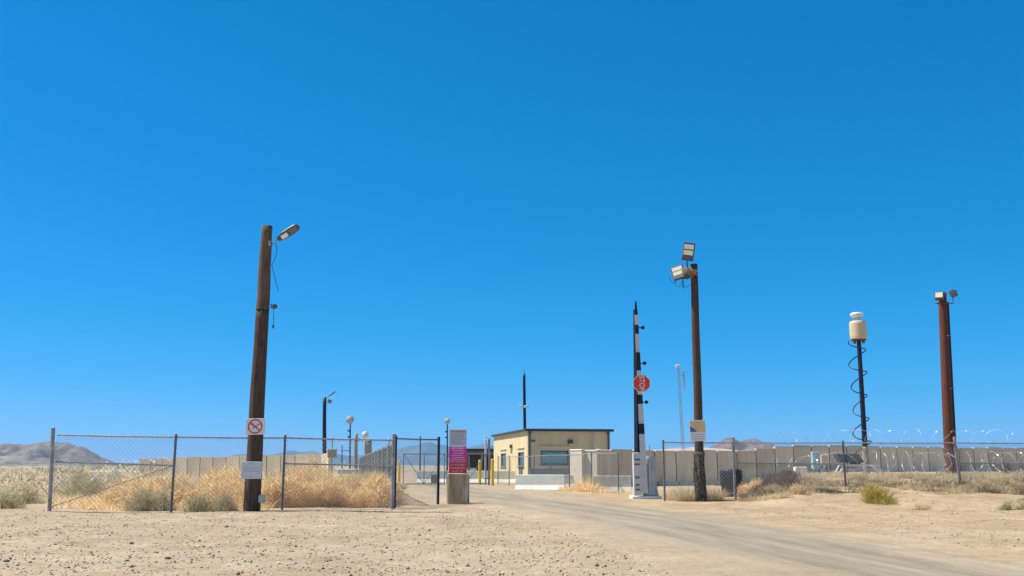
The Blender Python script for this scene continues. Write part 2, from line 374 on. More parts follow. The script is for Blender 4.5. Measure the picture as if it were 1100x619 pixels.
# ------------------------------------------------------------------ mountains
def interp(pts, x):
    if x <= pts[0][0]: return pts[0][1]
    for (a, b), (c, d) in zip(pts, pts[1:]):
        if x <= c: return b + (d - b) * (x - a) / (c - a)
    return pts[-1][1]
def ridge(name, label, prof, Y, depth, m, seed, rough=.25, nx=170, ny=26):
    x0, x1 = prof[0][0], prof[-1][0]; V = []
    for j in range(ny + 1):
        t = j / ny                       # 0 front foot .. .6 crest .. 1 back foot
        sh = (t / .6) ** 1.35 if t <= .6 else 1 - ((t - .6) / .4) ** 1.2
        for i in range(nx + 1):
            px = x0 + (x1 - x0) * i / nx
            top = P(px, interp(prof, px), Y).z - EYE
            x = P(px, 490, Y).x; y = Y + (t - .6) * depth
            e = noise.fractal(Vector((x / depth * 5 + seed, y / depth * 5, seed)), 1.0, 2.1, 6)
            e2 = abs(noise.noise(Vector((x / depth * 7 + seed, y / depth * 2.2, 4.0))))
            k = math.sin(math.pi * min(1, t / .6)) if t <= .6 else 1 - t
            z = top * sh * (1 + rough * k * (e - e2)) + (top * .05 * e if t > .25 else 0)
            V.append((x, y, max(z, 0) + EYE * sh - 2 * (1 - sh)))
    n = nx + 1; F = [(j * n + i, j * n + i + 1, (j + 1) * n + i + 1, (j + 1) * n + i) for j in range(ny) for i in range(nx)]
    mb = MB(); mb.V = V; mb.F = F; o = mb.build(name, m, smooth=True); o['kind'] = 'structure'; o['label'] = label; return o
rock_brown = mat('hill_brown', (.15, .115, .085), .95, var=.4, scale=.02, bump=0, col2=(.30, .24, .18))
rock_far = mat('range_rock', (.10, .09, .075), .95, var=.3, scale=.002, col2=(.18, .155, .13))
rock_tan = mat('pale_dune', (.46, .37, .27), .95, var=.2, scale=.01)
rock_purple = mat('hill_red_brown', (.17, .115, .09), .95, var=.4, scale=.016, col2=(.30, .215, .17))
ridge('hills', 'bare brown hill rising on the far left', [(-160, 486), (-90, 478), (-40, 476), (0, 475.5), (18, 474), (30, 475.5), (50, 472), (60, 472.5), (70, 476), (86, 480), (96, 486), (108, 494), (120, 499), (132, 501.5)], 3000, 620, rock_brown, 2.0, .9)
ridge('mountain_range', 'hazy blue mountain range across the middle', [(110, 500), (190, 498.5), (230, 496), (265, 489), (290, 487), (312, 483.5), (322, 486), (335, 481), (352, 487), (380, 490), (402, 488), (422, 481), (438, 478), (446, 480.5), (462, 478), (478, 475.5), (492, 479), (510, 477), (532, 479), (560, 482), (600, 486), (650, 490), (720, 496), (760, 500)], 14000, 2600, rock_far, 5.0, .9)
ridge('hills', 'twin peaked purple brown hill behind the right wall', [(660, 497), (700, 489), (735, 483), (762, 478), (772, 472.5), (781, 470), (790, 470.5), (798, 474), (806, 471.5), (812, 470.5), (822, 474), (834, 481), (848, 486), (870, 494), (890, 499)], 4200, 800, rock_purple, 9.0, .9)
ridge('hills', 'low pale tan rise behind the right wall', [(570, 492), (610, 487), (650, 483.5), (690, 481.5), (740, 481), (770, 482.5), (800, 484), (840, 485), (880, 490), (905, 495)], 2400, 700, rock_tan, 12.0, .3)
ridge('hills', 'small rounded hill behind the radar mast', [(945, 494), (960, 486), (972, 482), (984, 481), (998, 483.5), (1010, 486), (1030, 494)], 3600, 900, rock_purple, 15.0, .4)
ridge('hills', 'faint low hill on the far right', [(1030, 496), (1050, 488), (1070, 487), (1090, 489), (1130, 488), (1180, 495)], 5200, 1000, rock_purple, 18.0, .4)

# ------------------------------------------------------------------ fences
def wire_panel(mb, a, b, z0a, z0b, h, sp=.105, r=.0028):
    """diamond wires between two ground points, clipped to the panel; straight wires both ways"""
    a = Vector(a); b = Vector(b); Lx = (b - a).length; u = (b - a) / Lx; n = Vector((-u.y, u.x, 0))
    def pt(s, z): 
        g = z0a + (z0b - z0a) * s / Lx; return Vector((a.x + u.x * s, a.y + u.y * s, g + z))
    for sign, dep in ((1, .004), (-1, -.004)):
        s = -h
        while s < Lx + h:
            s0, s1 = (s, s + h) if sign > 0 else (s + h, s)
            za, zb = 0.0, h
            # clip to 0..Lx
            lo, hi = min(s0, s1), max(s0, s1)
            if hi > 0 and lo < Lx:
                def zat(q): return (q - s0) / (s1 - s0) * h
                q0, q1 = max(lo, 0), min(hi, Lx)
                if q1 - q0 > .02:
                    p0, p1 = pt(q0, zat(q0)) + n * dep, pt(q1, zat(q1)) + n * dep
                    mb.tube([p0, p1], r, 3, False)
            s += sp
def fence(name, label, posts, h, cat='fence', top=True, brace=(), truss=(), rp=.042, rr=.028, term=(), mesh=True, sp=.15, wr=.0042, wire=None, postmat='galv_dark', railmat='galv', bottom=False, cap=.06, tilt=None, level=False):
    """posts: list of (x, y); one thing with post / top_rail / brace_rail / truss_rod / chain_link parts"""
    g = [(x, y, H(x, y)) for x, y in posts]; base = Vector(g[0]); t = thing(name, label, cat, base)
    loc = [Vector(p) - base for p in g]
    for i, p in enumerate(loc):
        lift = -(base.z + p.z) if level else 0.0
        tm = i in term; r = rp * (1.5 if tm else 1); hh = h + cap + (.14 if tm else 0) + lift
        dx = (tilt or {}).get(i, (0, 0))
        top_p = p + Vector((dx[0], dx[1], hh))
        mb = MB(); mb.tube([p + Vector((0, 0, -.15)), top_p], r, 10); mb.lathe([(r * 1.12, 0), (r * 1.1, .03), (r * .5, .055), (.003, .06)], 10, top_p)
        mb.build('post', M['rusty'] if tm and postmat != 'navy' else M[postmat], t)
    for i in range(len(loc) - 1):
        a, b = loc[i], loc[i + 1]; d = (b - a).normalized()
        up = lambda z: Vector((0, 0, z))
        if level: a0_, b0_ = a, b; a = Vector((a.x, a.y, -base.z)); b = Vector((b.x, b.y, -base.z)); d = (b - a).normalized()
        ra = rp * (1.5 if i in term else 1) * .8; rb_ = rp * (1.5 if i + 1 in term else 1) * .8
        if top: 
            m_ = (a + b) / 2 + up(h - .012); MB().tube([a + d * ra + up(h), m_, b - d * rb_ + up(h)], rr, 8).build('top_rail', M[railmat], t)
        if bottom: MB().tube([a + d * ra + up(.12), b - d * rb_ + up(.12)], rr * .8, 8).build('bottom_rail', M[railmat], t)
        if i in brace: MB().tube([a + d * ra + up(h * .64), b - d * rb_ + up(h * .62)], rr, 8).build('brace_rail', M[railmat], t)
        if i in dict(truss): 
            lr = dict(truss)[i]; p0, p1 = (a, b) if lr > 0 else (b, a)
            MB().tube([p0 + up(h * .62), p1 + up(.12)], .014, 6).build('truss_rod', M[railmat], t)
        if mesh:
            mb = MB(); wire_panel(mb, a.xy.to_3d(), b.xy.to_3d(), a.z + .04, b.z + .04, h - .05, sp, wr)
            mb.build('chain_link', wire or M['wire'], t, kind='stuff')
    return t
def pts(*pp): return [(XY(px, Y), Y) for px, Y in pp]

LF = pts((57.5, 31.6), (187, 32.0), (305, 33.4), (422.5, 35.0))
fence('chain_link_fence', 'chain link fence left of the road with tumbleweeds piled behind it', LF, 2.44, brace=(0, 2), truss=((0, -1),), term=(0, 3), tilt={0: (-.12, 0)})
RF = pts((713, 42.3), (788.5, 43.0), (907, 43.2), (1030, 43.6), (1156, 44))
fence('chain_link_fence', 'chain link fence right of the road running past the black bin', RF, 2.5, brace=(1, 3), term=(1, 3), tilt={3: (-.10, 0)}, level=True)
# road side fence running back to the guardhouse
FF = pts((664, 53), (635.5, 56.5), (611.5, 60.5), (591, 65), (574, 70), (547, 74), (535, 78))
fence('chain_link_fence', 'chain link fence in front of the cream guardhouse', FF, 2.15, rp=.035, rr=.022, sp=.2, wr=.003, postmat='galv_dark')
# fence stub next to the gateway: frame of the side panel between the left fence and the sign block
SF = pts((424.5, 35.3), (471, 38.2))
t = fence('chain_link_fence', 'short dark chain link panel between golden brush and sign block', SF, 2.5, cat='fence', rr=.028, rp=.055, sp=.16, postmat='navy', railmat='galv_dark')
# slatted fence
def slat_fence():
    a = Vector((XY(424, 37), 37, 0)); b = Vector((XY(386, 118), 118, 0)); L_ = (b - a).length; n = 14
    t = thing('slatted_fence', 'dark green slatted fence running away from the gateway', 'fence', a)
    d = (b - a) / n; rz = math.atan2(d.y, d.x)
    pan = MB().box((d.length / 2, 0, 1.2), (d.length - .1, .03, 2.15)).mesh('slat_backing', M['slat'])
    sl = MB().box((0, 0, 1.2), (.11, .05, 2.2)).mesh('slat', M['slat']); post = MB().tube([(0, 0, -.1), (0, 0, 2.42)], .05, 8).mesh('post', M['galv']); rail = MB().tube([(0.05, 0, 0), (d.length - .05, 0, 0)], .025, 6).mesh('top_rail', M['galv'])
    for i in range(n + 1):
        p = d * i; hz = H(a.x + p.x, a.y + p.y)
        inst('post', post, t, (p.x, p.y, hz))
        if i < n:
            inst('top_rail', rail, t, (p.x, p.y, 2.36), (0, 0, rz))
            ns = 16
            for k in range(ns):
                q = p + d * ((k + .7) / (ns + .4)); inst('slat', sl, t, (q.x, q.y, random.uniform(-.01, .01)), (0, 0, rz))
slat_fence()
# double swing gate across the road
def swing_gate(x0, x1, y0, y1, label, flip):
    a = Vector((x0, y0, 0)); b = Vector((x1, y1, 0)); t = thing('swing_gate', label, 'gate', a, group='double swing gate leaves across the road')
    L_ = (b - a).length; rz = math.atan2(b.y - a.y, b.x - a.x); h0, h1 = .12, 2.35; hm = 1.25
    t.rotation_euler = (0, 0, rz)
    for x in (0.03, L_ / 2, L_ - .03): MB().tube([(x, 0, h0 + .03), (x, 0, h1 - .03)], .032, 8).build('upright', M['galv_dark'], t)
    for z, nme in ((h0, 'bottom_rail'), (h1, 'top_rail'), ): MB().tube([(0, 0, z), (L_, 0, z)], .036, 8).build(nme, M['galv_dark'], t)
    for s, e in (((.05, h1), (L_ / 2, h0)), ((L_ / 2, h0), (L_ - .05, h1))): MB().tube([(s[0], .05, s[1]), (e[0], .05, e[1])], .024, 6).build('diagonal_brace', M['galv_dark'], t)
    mb = MB(); wire_panel(mb, (0, 0, 0), (L_, 0, 0), h0, h0, h1 - h0, .16, .0025); mb.build('chain_link', M['wire'], t, kind='stuff')
xg0, xg1 = XY(433, 73), XY(524, 74)
swing_gate(xg0, (xg0 + xg1) / 2 - .04, 73, 73.4, 'left leaf of the chain link swing gate seen left of the sign block', 0)
swing_gate((xg0 + xg1) / 2 + .04, xg1 - .12, 73.5, 74, 'right leaf of the chain link swing gate behind the sign stack', 1)

# ------------------------------------------------------------------ razor wire
def coil(label, a, b, r, pitch, seed, squash=.85, tr=.0065):
    a = Vector(a); b = Vector(b); d = b - a; L_ = d.length; d.normalize(); n = Vector((-d.y, d.x, 0)).normalized(); up = Vector((0, 0, 1))
    rnd = random.Random(seed); turns = L_ / pitch; N_ = int(turns * 14); base = Vector((a.x, a.y, H(a.x, a.y)))
    mb = MB(); P_ = []; wob = 1
    for i in range(N_ + 1):
        th = 2 * math.pi * i / 14; s = L_ * i / N_
        k = 1 + .14 * noise.noise(Vector((i * .11, seed, 0)))
        tw = .9 * noise.noise(Vector((th * .11, seed, 4.4))); rk = r * k
        p = a + d * (s + rk * .8 * math.cos(th + tw * 3) * math.sin(tw * 2 + th * .13) + .5 * pitch * noise.noise(Vector((i * .2, seed, 2)))) + n * (rk * math.cos(th)) + up * (rk * squash * math.sin(th + tw) * (1 + .3 * noise.noise(Vector((th * .3, seed, 9)))) + .12 * noise.noise(Vector((s * .5, seed, 7))))
        P_.append(p - base)
    mb.tube(P_, tr, 4, False)
    t = thing('razor_wire_coil', label, 'razor wire', base)
    mb.build('ribbon', M['razor'], t)
    bl = MB()
    for i in range(1, N_, 2 if tr > .004 else 5):
        p = P_[i]; q = (P_[i] - P_[i - 1]).normalized(); o = Vector((rnd.uniform(-1, 1), rnd.uniform(-1, 1), rnd.uniform(-1, 1))).cross(q).normalized()
        w_ = .032; bl.add([p - q * .065, p + o * w_, p + q * .065, p - o * w_], [(0, 1, 2, 3)])
    bl.build('barb', M['razor'], t, kind='stuff')
def cz(px, Y, z): return Vector((XY(px, Y), Y, H(XY(px, Y), Y) + z))
coil('bright razor wire coil lying behind the right fence left of the radar mast', cz(830, 47.5, .75), cz(912, 47.5, .75), .58, .55, 3)
coil('bright razor wire coil lying behind the right fence between the radar mast and red pole', cz(938, 47.3, .75), cz(1012, 47.3, .75), .58, .5, 4)
coil('bright razor wire coil lying behind the right fence beyond the red pole', cz(1028, 47.3, .75), cz(1125, 47.3, .75), .58, .55, 8)
coil('thin razor wire coil riding on top of the right fence rail', Vector((XY(840, 43.6), 43.6, P(840, 468, 43.6).z)), Vector((XY(1150, 44), 44.0, P(1150, 468, 44).z)), .30, .7, 5, tr=.0038)
coil('razor wire coil behind the left fence right of its end bay', cz(132, 40, 1.45), cz(190, 41, 1.6), .36, .5, 11)
coil('razor wire coil behind the left fence near its end post', cz(82, 39.5, 1.15), cz(188, 42, 1.45), .5, .5, 6)

# ------------------------------------------------------------------ concrete walls
def twall_mesh(w_, h, name='panel'):
    mb = MB(); c = .04
    mb.prism([(-w_ / 2 + c, 0), (w_ / 2 - c, 0), (w_ / 2, c), (w_ / 2, h - c), (w_ / 2 - c, h), (-w_ / 2 + c, h), (-w_ / 2, h - c), (-w_ / 2, c)], -.13, .13)
    mb.prism([(-w_ / 2 + .02, 0), (w_ / 2 - .02, 0), (w_ / 2 - .02, .3), (-w_ / 2 + .02, .3)], -.45, -.135)
    return mb.mesh(name, M['concwall'])
def per_object_tone(m, amt):
    t = m.node_tree; b = t.nodes['Principled BSDF']; src = b.inputs['Base Color'].links[0].from_socket
    oi = t.nodes.new('ShaderNodeObjectInfo'); mr = t.nodes.new('ShaderNodeMapRange'); mr.inputs['To Min'].default_value = 1 - amt; mr.inputs['To Max'].default_value = 1 + amt
    t.links.new(oi.outputs['Random'], mr.inputs['Value']); x = t.nodes.new('ShaderNodeVectorMath'); x.operation = 'SCALE'
    t.links.new(src, x.inputs[0]); t.links.new(mr.outputs[0], x.inputs['Scale']); t.links.new(x.outputs[0], b.inputs['Base Color'])
per_object_tone(M['concwall'], .14); per_object_tone(M['slat'], .3)
M['joint'] = mat('dark_joint', (.12, .095, .07), .95, var=.3)
def wall(label, a, b, h, w_=1.9, drop=0.0, seed=1):
    a = Vector(a); b = Vector(b); d = b - a; n = max(1, round(d.length / (w_ + .05))); rz = math.atan2(d.y, d.x)
    t = thing('barrier_wall', label, 'concrete wall', a); me = twall_mesh(d.length / n - .11, h); jm = MB().box((0, .0, h / 2 - .05), (.2, .20, h - .06)).mesh('joint_strip', M['joint']); rnd = random.Random(seed)
    for i in range(1, n): p = d * (i / n); inst('joint_strip', jm, t, (p.x, p.y, H(a.x + p.x, a.y + p.y) * .5 - a.z - drop * (1 - i / n)), (0, 0, rz))
    for i in range(n):
        p = d * ((i + .5) / n); inst('panel', me, t, (p.x, p.y + rnd.uniform(-.03, .03), H(a.x + p.x, a.y + p.y) * .5 + rnd.uniform(-.04, .04) - a.z - drop * (1 - (i + .5) / n)), (0, rnd.uniform(-.004, .004), rz + rnd.uniform(-.012, .012)))
wall('long tan concrete panel wall behind the right fence', (XY(655, 70), 70, 0), (XY(1135, 92), 92, 0), 2.62)
wall('tan concrete panel wall behind the golden brush on the left', (XY(150, 113), 113, 0), (XY(349, 100), 100, 0), 2.68, 1.95, .42, seed=3)
wall('short concrete panel return at the right end of the left wall', (XY(346, 97), 97, 0), (XY(354, 91), 91, 0), 2.65, 1.9, seed=4)
def loose_panel(label, p0, p1, h, m):
    a = Vector((XY(p0[0], p0[1]), p0[1], 0)); b = Vector((XY(p1[0], p1[1]), p1[1], 0)); d = b - a
    t = thing('wall_panel', label, 'concrete wall', (a + b) / 2, math.atan2(d.y, d.x))
    me = twall_mesh(d.length, h, 'slab'); me.materials.clear(); me.materials.append(M[m]); inst('slab', me, t)
    MB().box((0, 0, h + .035), (d.length + .03, .32, .09), bev=.02).build('cap', M['concwhite'], t)  # added pale strip, its colour standing in for the sunlit top edge
loose_panel('pale concrete panel standing right of the teal window', (614, 63.2), (626.6, 62.3), 2.45, 'concpanel')
loose_panel('second pale concrete panel behind the tall dry weed', (627.3, 62.6), (642.3, 62.0), 2.4, 'concpanel')
loose_panel('shaded concrete panel beside the long wall end', (643, 62.2), (655, 65.0), 2.45, 'concwall')

# jersey barriers
def jersey_mesh(L_, h=.86):
    pr = [(-.34, 0), (.34, 0), (.34, .05), (.17, .33), (.09, h - .03), (.07, h), (-.07, h), (-.09, h - .03), (-.17, .33), (-.34, .05)]
    m_ = Matrix.Rotation(R(90), 3, 'Z'); mb = MB(); mb.prism(pr, -L_ / 2, L_ / 2, m_)
    return mb
def jersey(label, px, Y, L_, rz, h=.86, m='concwhite', group='concrete jersey barriers'):
    x = XY(px, Y); o = jersey_mesh(L_, h).build('jersey_barrier', M[m], None, (x, Y, H(x, Y) - .02)); o.rotation_euler = (0, 0, rz); tag(o, label, 'jersey barrier', group); return o
jersey('pale jersey barrier standing at the road edge in front of the guardhouse', 580, 59.5, 3.0, R(-8), .95)
jersey('grey jersey barrier behind the fence beside the gate arm', 657, 55.2, 2.15, R(-3), .95, 'conc')
jersey('short visible jersey barrier end between fence posts beside the pale barrier', 608.5, 63, 1.4, R(-4), .9, 'conc')
for i, (px, lab) in enumerate(((467, 'pale jersey barrier left of the sign block beyond the gate'), (505, 'pale jersey barrier right of the sign block beyond the gate'), (541, 'pale jersey barrier at the foot of the guardhouse side wall'))):
    jersey(lab, px, 86, 3.1, R(2), 1.05)

# ------------------------------------------------------------------ guardhouse
def guardhouse():
    Y0 = 80.5; cx = XY(567, Y0); ang = R(-10.6)
    t = thing('guardhouse', 'cream stucco guardhouse with dark flat roof and teal front window', 'building', (cx, Y0, 0), -ang)
    # local frame: x along the front (to the right), y into depth; front at y=0
    Wd, Dp, Hh = 7.15, 17.0, 4.35
    wf = 3.27 * 1.0
    # front wall with window opening, left wall with two openings: built from boxes around the openings
    def wall_run(name, segs, axis):
        mb = MB()
        for (u0, u1, z0, z1) in segs:
            if axis == 'x': mb.box(((u0 + u1) / 2, .1, (z0 + z1) / 2), (u1 - u0, .2, z1 - z0))
            else: mb.box((.1, (u0 + u1) / 2, (z0 + z1) / 2), (.2, u1 - u0, z1 - z0))
        mb.build(name, M['stucco'], t)
    fx0, fx1, fz0, fz1 = 1.1, 3.5, 1.55, 2.72
    wall_run('wall', [(0, fx0, 0, Hh), (fx1, Wd, 0, Hh), (fx0, fx1, 0, fz0), (fx0, fx1, fz1, Hh)], 'x')
    w1 = (1.6, 4.3, 1.45, 2.62); w2 = (10.2, 13.0, 1.4, 2.62)
    wall_run('wall', [(.2, w1[0], 0, Hh), (w1[1], w2[0], 0, Hh), (w2[1], Dp, 0, Hh), (w1[0], w1[1], 0, w1[2]), (w1[0], w1[1], w1[3], Hh), (w2[0], w2[1], 0, w2[2]), (w2[0], w2[1], w2[3], Hh)], 'y')
    MB().box((Wd - .1, Dp / 2 + .1, Hh / 2), (.2, Dp - .2, Hh)).build('wall', M['stucco'], t)
    MB().box((Wd / 2, Dp + .1, Hh / 2), (Wd, .2, Hh)).build('wall', M['stucco'], t)
    MB().box((Wd / 2, Dp / 2, .05), (Wd - .5, Dp - .5, .1)).build('floor_slab', M['conc'], t)
    rf = MB().box((Wd / 2, Dp / 2 + .1, Hh + .09), (Wd + .5, Dp + .6, .18), bev=.03).build('roof', M['fascia'], t)
    MB().box((Wd / 2, -.24, Hh + .06), (Wd + .56, .04, .2)).build('fascia_board', M['fascia'], rf)
    def win(axis, r, glass, nm):
        u0, u1, z0, z1 = r; T = lambda u, d, z: (u, d, z) if axis == 'x' else (d, u, z)
        S_ = lambda a, b_, c: (a, b_, c) if axis == 'x' else (b_, a, c)
        mb = MB(); k = .09
        mb.box(T((u0 + u1) / 2, .09, z0 + k / 2), S_(u1 - u0, .1, k)); mb.box(T((u0 + u1) / 2, .09, z1 - k / 2), S_(u1 - u0, .1, k))
        mb.box(T(u0 + k / 2, .09, (z0 + z1) / 2), S_(k, .1, z1 - z0 - 2 * k)); mb.box(T(u1 - k / 2, .09, (z0 + z1) / 2), S_(k, .1, z1 - z0 - 2 * k))
        wo = mb.build('window', M['frame'], t)
        n = 2
        for i in range(n):
            a = u0 + k + (u1 - u0 - 2 * k) * i / n; b_ = u0 + k + (u1 - u0 - 2 * k) * (i + 1) / n
            MB().box(T((a + b_) / 2, .12, (z0 + z1) / 2), S_(b_ - a - .02, .02, z1 - z0 - 2 * k)).build('pane', M[glass], wo)
        MB().box(T((u0 + u1) / 2, -.05, z0 - .04), S_(u1 - u0 + .2, .12, .07)).build('sill', M['bluegrey'], wo)
        MB().box(T((u0 + u1) / 2, -.04, z1 + .36), S_(u1 - u0 + .3, .09, .06)).build('lintel_trim', M['stucco'], wo)
    win('x', (fx0, fx1, fz0, fz1), 'glass', 'w'); win('y', w1, 'glassdark', 'w'); win('y', w2, 'glassdark', 'w')
    for x in (.16, Wd - .16):
        mb = MB(); mb.box((x, -.06, Hh / 2), (.11, .1, Hh - .1)); mb.box((x, -.1, Hh - .15), (.2, .18, .22)); mb.build('downspout', M['frame'], t)
    mb = MB().box((3.65, -.12, 3.45), (.42, .24, .3), bev=.04); l = mb.build('wall_lamp', M['lamphouse'], t); MB().box((3.65, -.16, 3.24), (.34, .18, .1)).build('lens', M['lens'], l)
    mb = MB().box((.45, -.1, 3.5), (.34, .2, .1), bev=.02); mb.build('camera_bracket', M['frame'], t)
    mb = MB().box((-.12, 7.1, 3.2), (.22, .34, .34), bev=.04).box((-.1, 7.1, 2.8), (.08, .1, .5)); mb.build('wall_lamp', M['frame'], t)
    d = MB().box((-.03, 8.2, 1.05), (.06, 1.0, 2.1)).build('door', M['stucco'], t); MB().box((-.1, 7.85, 1.05), (.05, .05, .18)).build('handle', M['frame'], d)
    for y_ in (2.2, 2.7, 3.4): MB().tube([(-.06, y_, 0), (-.06, y_, 1.45)], .045, 6).build('conduit', M['frame'], t)
    MB().box((5.6, -.09, 1.5), (.5, .18, .7), bev=.02).build('meter_box', M['cabgrey'], t); MB().tube([(5.6, -.06, 1.85), (5.6, -.06, Hh - .05)], .03, 6).build('conduit', M['cabgrey'], t)
    return t
guardhouse()
x0, x1 = XY(569, 77.5), XY(611, 78.6)
o = MB().box((0, 0, .58), (x1 - x0, .25, 1.16)).box((0, 0, 1.2), (x1 - x0 + .1, .34, .09)).build('ramp_wall', M['bluegrey'], None, ((x0 + x1) / 2, 77.4, 0)); o.rotation_euler = (0, 0, R(8)); tag(o, 'low blue grey ramp wall below the teal guardhouse window', 'wall')

def shed():
    Y = 112; a = P(500, 483, Y); b = P(545, 483, Y); h = a.z
    t = thing('shed', 'dark roofed brown shed left of the guardhouse beyond the bollards', 'building', ((a.x + b.x) / 2, Y, 0)); W_ = b.x - a.x
    MB().box((0, 3.0, h - .05), (W_ + .4, 7, .3)).build('roof', M['fascia'], t)
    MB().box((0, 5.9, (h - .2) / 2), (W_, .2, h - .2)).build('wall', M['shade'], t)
    for x in (-W_ / 2 + .1, W_ / 2 - .1): MB().box((x, 3, (h - .2) / 2), (.2, 5.6, h - .2)).build('wall', M['shed'], t)
    for x in (-W_ / 2 + .4, -W_ / 2 + 1.9, .5): MB().box((x, .1, (h - .2) / 2), (.22, .22, h - .2)).build('post', M['shed'], t)
    MB().box((0, -.0, h - .42), (W_, .2, .4)).build('beam', M['shed'], t)
    MB().box((-W_ / 2 + .6, .25, .6), (1.4, .12, 1.2)).build('half_wall', M['white'], t)
shed()

# ------------------------------------------------------------------ bollards, posts
def bollard(px, Y, top_py, label, r=.12):
    x = XY(px, Y); h = P(px, top_py, Y).z
    t = thing('bollard', label, 'bollard', (x, Y, 0), group='yellow steel bollards')
    MB().lathe([(r, -.1), (r, h - .1), (r * .86, h - .04), (r * .5, h - .006), (.01, h)], 14).build('pipe', M['yellow'], t, smooth=False)
    for z in (.16, .32): MB().lathe([(r + .004, h - z - .035), (r + .004, h - z)], 14).build('reflective_band', M['lens'], t)
bollard(515.5, 75.5, 494, 'yellow bollard left of the pale gate post beside the shed')
bollard(529, 72.5, 493, 'yellow bollard right of the pale gate post beside the guardhouse')
bollard(429, 90, 495, 'yellow bollard on the far left side of the gateway')
def gate_post():
    Y = 74.5; x = XY(523.5, Y); h = P(523, 469.5, Y).z
    t = thing('gate_post', 'tall pale double gate post standing between two yellow bollards', 'post', (x, Y, 0))
    for dx in (-.13, .13): MB().tube([(dx, 0, -.1), (dx, 0, h - (.0 if dx < 0 else .12))], .085, 10).build('pipe', M['galv'] if dx > 0 else M['offwhite'], t)
    MB().box((-.13, -.1, h - .28), (.18, .16, .22), bev=.03).build('sensor_box', M['white'], t)
    for z in (.5, 1.4, 2.2): MB().box((0, 0, z), (.5, .12, .07)).build('bracket', M['galv_dark'], t)
gate_post()
bx_ = MB().box((0, 0, .37), (.5, .4, .74), bev=.03).build('utility_box', M['galv_dark'], None, (XY(466.5, 82), 82, 0)); tag(bx_, 'small dark box in front of the white barriers beyond the gate', 'box')

# ------------------------------------------------------------------ signs on a concrete block
def dashes(parent, mat_, x0, x1, z, h, y, seed, name='print_line'):
    rnd = random.Random(seed); mb = MB(); x = x0
    while x < x1 - .02:
        w_ = min(rnd.uniform(.03, .10), x1 - x); mb.box((x + w_ / 2, y, z), (w_, .002, h)); x += w_ + .014
    mb.build(name, mat_, parent)
SBY = D(541.5); SBX = XY(492, SBY)
t = thing('concrete_block', 'stained upright concrete block holding up the stack of signs', 'block', (SBX, SBY, 0))
bh = P(492, 508.5, SBY).z
MB().box((0, .18, bh / 2 - .03), (.80, .38, bh + .06), taper=.97, bev=.03).build('body', M['concblock'], t)
MB().box((-.02, .46, bh / 2 - .06), (.92, .17, bh), taper=.97, bev=.02).build('back_slab', M['conc'], t)
def sheet_sign(name, label, z0, z1, m, w_=.70):
    o = thing(name, label, 'sign', (SBX - .02, SBY + .12, z0), group='signs stacked on the concrete block')
    MB().box((0, 0, (z1 - z0) / 2), (w_, .012, z1 - z0 - .012), bev=.004).build('plate', m, o); return o
zA = bh; zB = P(492, 494, SBY).z; zC = P(492, 480, SBY).z; zD = P(492, 461, SBY).z
s = sheet_sign('sign', 'red sign with pale lettering lowest on the concrete block', zA, zB, M['red']); hh = zB - zA
for k, l in enumerate(('PHOTOGRAPHY', 'OF THIS AREA', 'IS PROHIBITED', '18 USC 795')): text(l, .108, M['pinktext'], s, (0, -.0115, hh * (.86 - .24 * k)), sx=.82)
s = sheet_sign('sign', 'magenta sign with pale print in the middle of the sign stack', zB, zC, M['magenta']); hh = zC - zB
for k in range(5): dashes(s, M['pinktext'], -.26 + .04 * (k % 3), .26 - .04 * (k % 2), hh * (.88 - .18 * k), .035 if k else .06, -.0085, 40 + k)
s = sheet_sign('sign', 'white sign with red heading topmost on the concrete block', zC, zD, M['signgrey']); hh = zD - zC
text('WARNING', .135, M['stopred'], s, (0, -.0115, hh * .85), sx=.95)
for k in range(5): dashes(s, M['greytext'], -.27, .27 - .05 * (k % 2), hh * (.68 - .12 * k), .022, -.0085, 50 + k)
for dx in (-.30, .27):
    fr = MB().box((SBX + dx, SBY + .15, (zA - .3 + zD) / 2), (.04, .035, zD - zA + .3)).build('sign_upright', M['galv'], t); fr.parent = t; fr.location = (-SBX, -SBY, 0)

# ------------------------------------------------------------------ poles
def shaft(t, m, p0, p1, r0, r1, seed, n=16, rows=26, name='shaft', lump=.05):
    mb = MB(); p0 = Vector(p0); p1 = Vector(p1); d = p1 - p0; o = 0
    for j in range(rows + 1):
        k = j / rows; c = p0 + d * k + Vector((.03 * noise.noise(Vector((k * 2.2, seed, 0))), 0, 0)) * (4 * k * (1 - k)); r = r0 + (r1 - r0) * k
        for i in range(n):
            a = 2 * math.pi * i / n; q = 1 + lump * noise.noise(Vector((math.cos(a) * 1.6 + seed, math.sin(a) * 1.6, k * 4))) + lump * .5 * noise.noise(Vector((math.cos(a) * 5, math.sin(a) * 5 + seed, k * 3)))
            mb.V.append(tuple(c + Vector((math.cos(a), math.sin(a), 0)) * r * q))
    for j in range(rows):
        for i in range(n):
            a = j * n + i; b = j * n + (i + 1) % n; mb.F.append((a, b, b + n, a + n))
    mb.F.append(tuple(rows * n + i for i in range(n)))
    return mb.build(name, m, t, smooth=True)
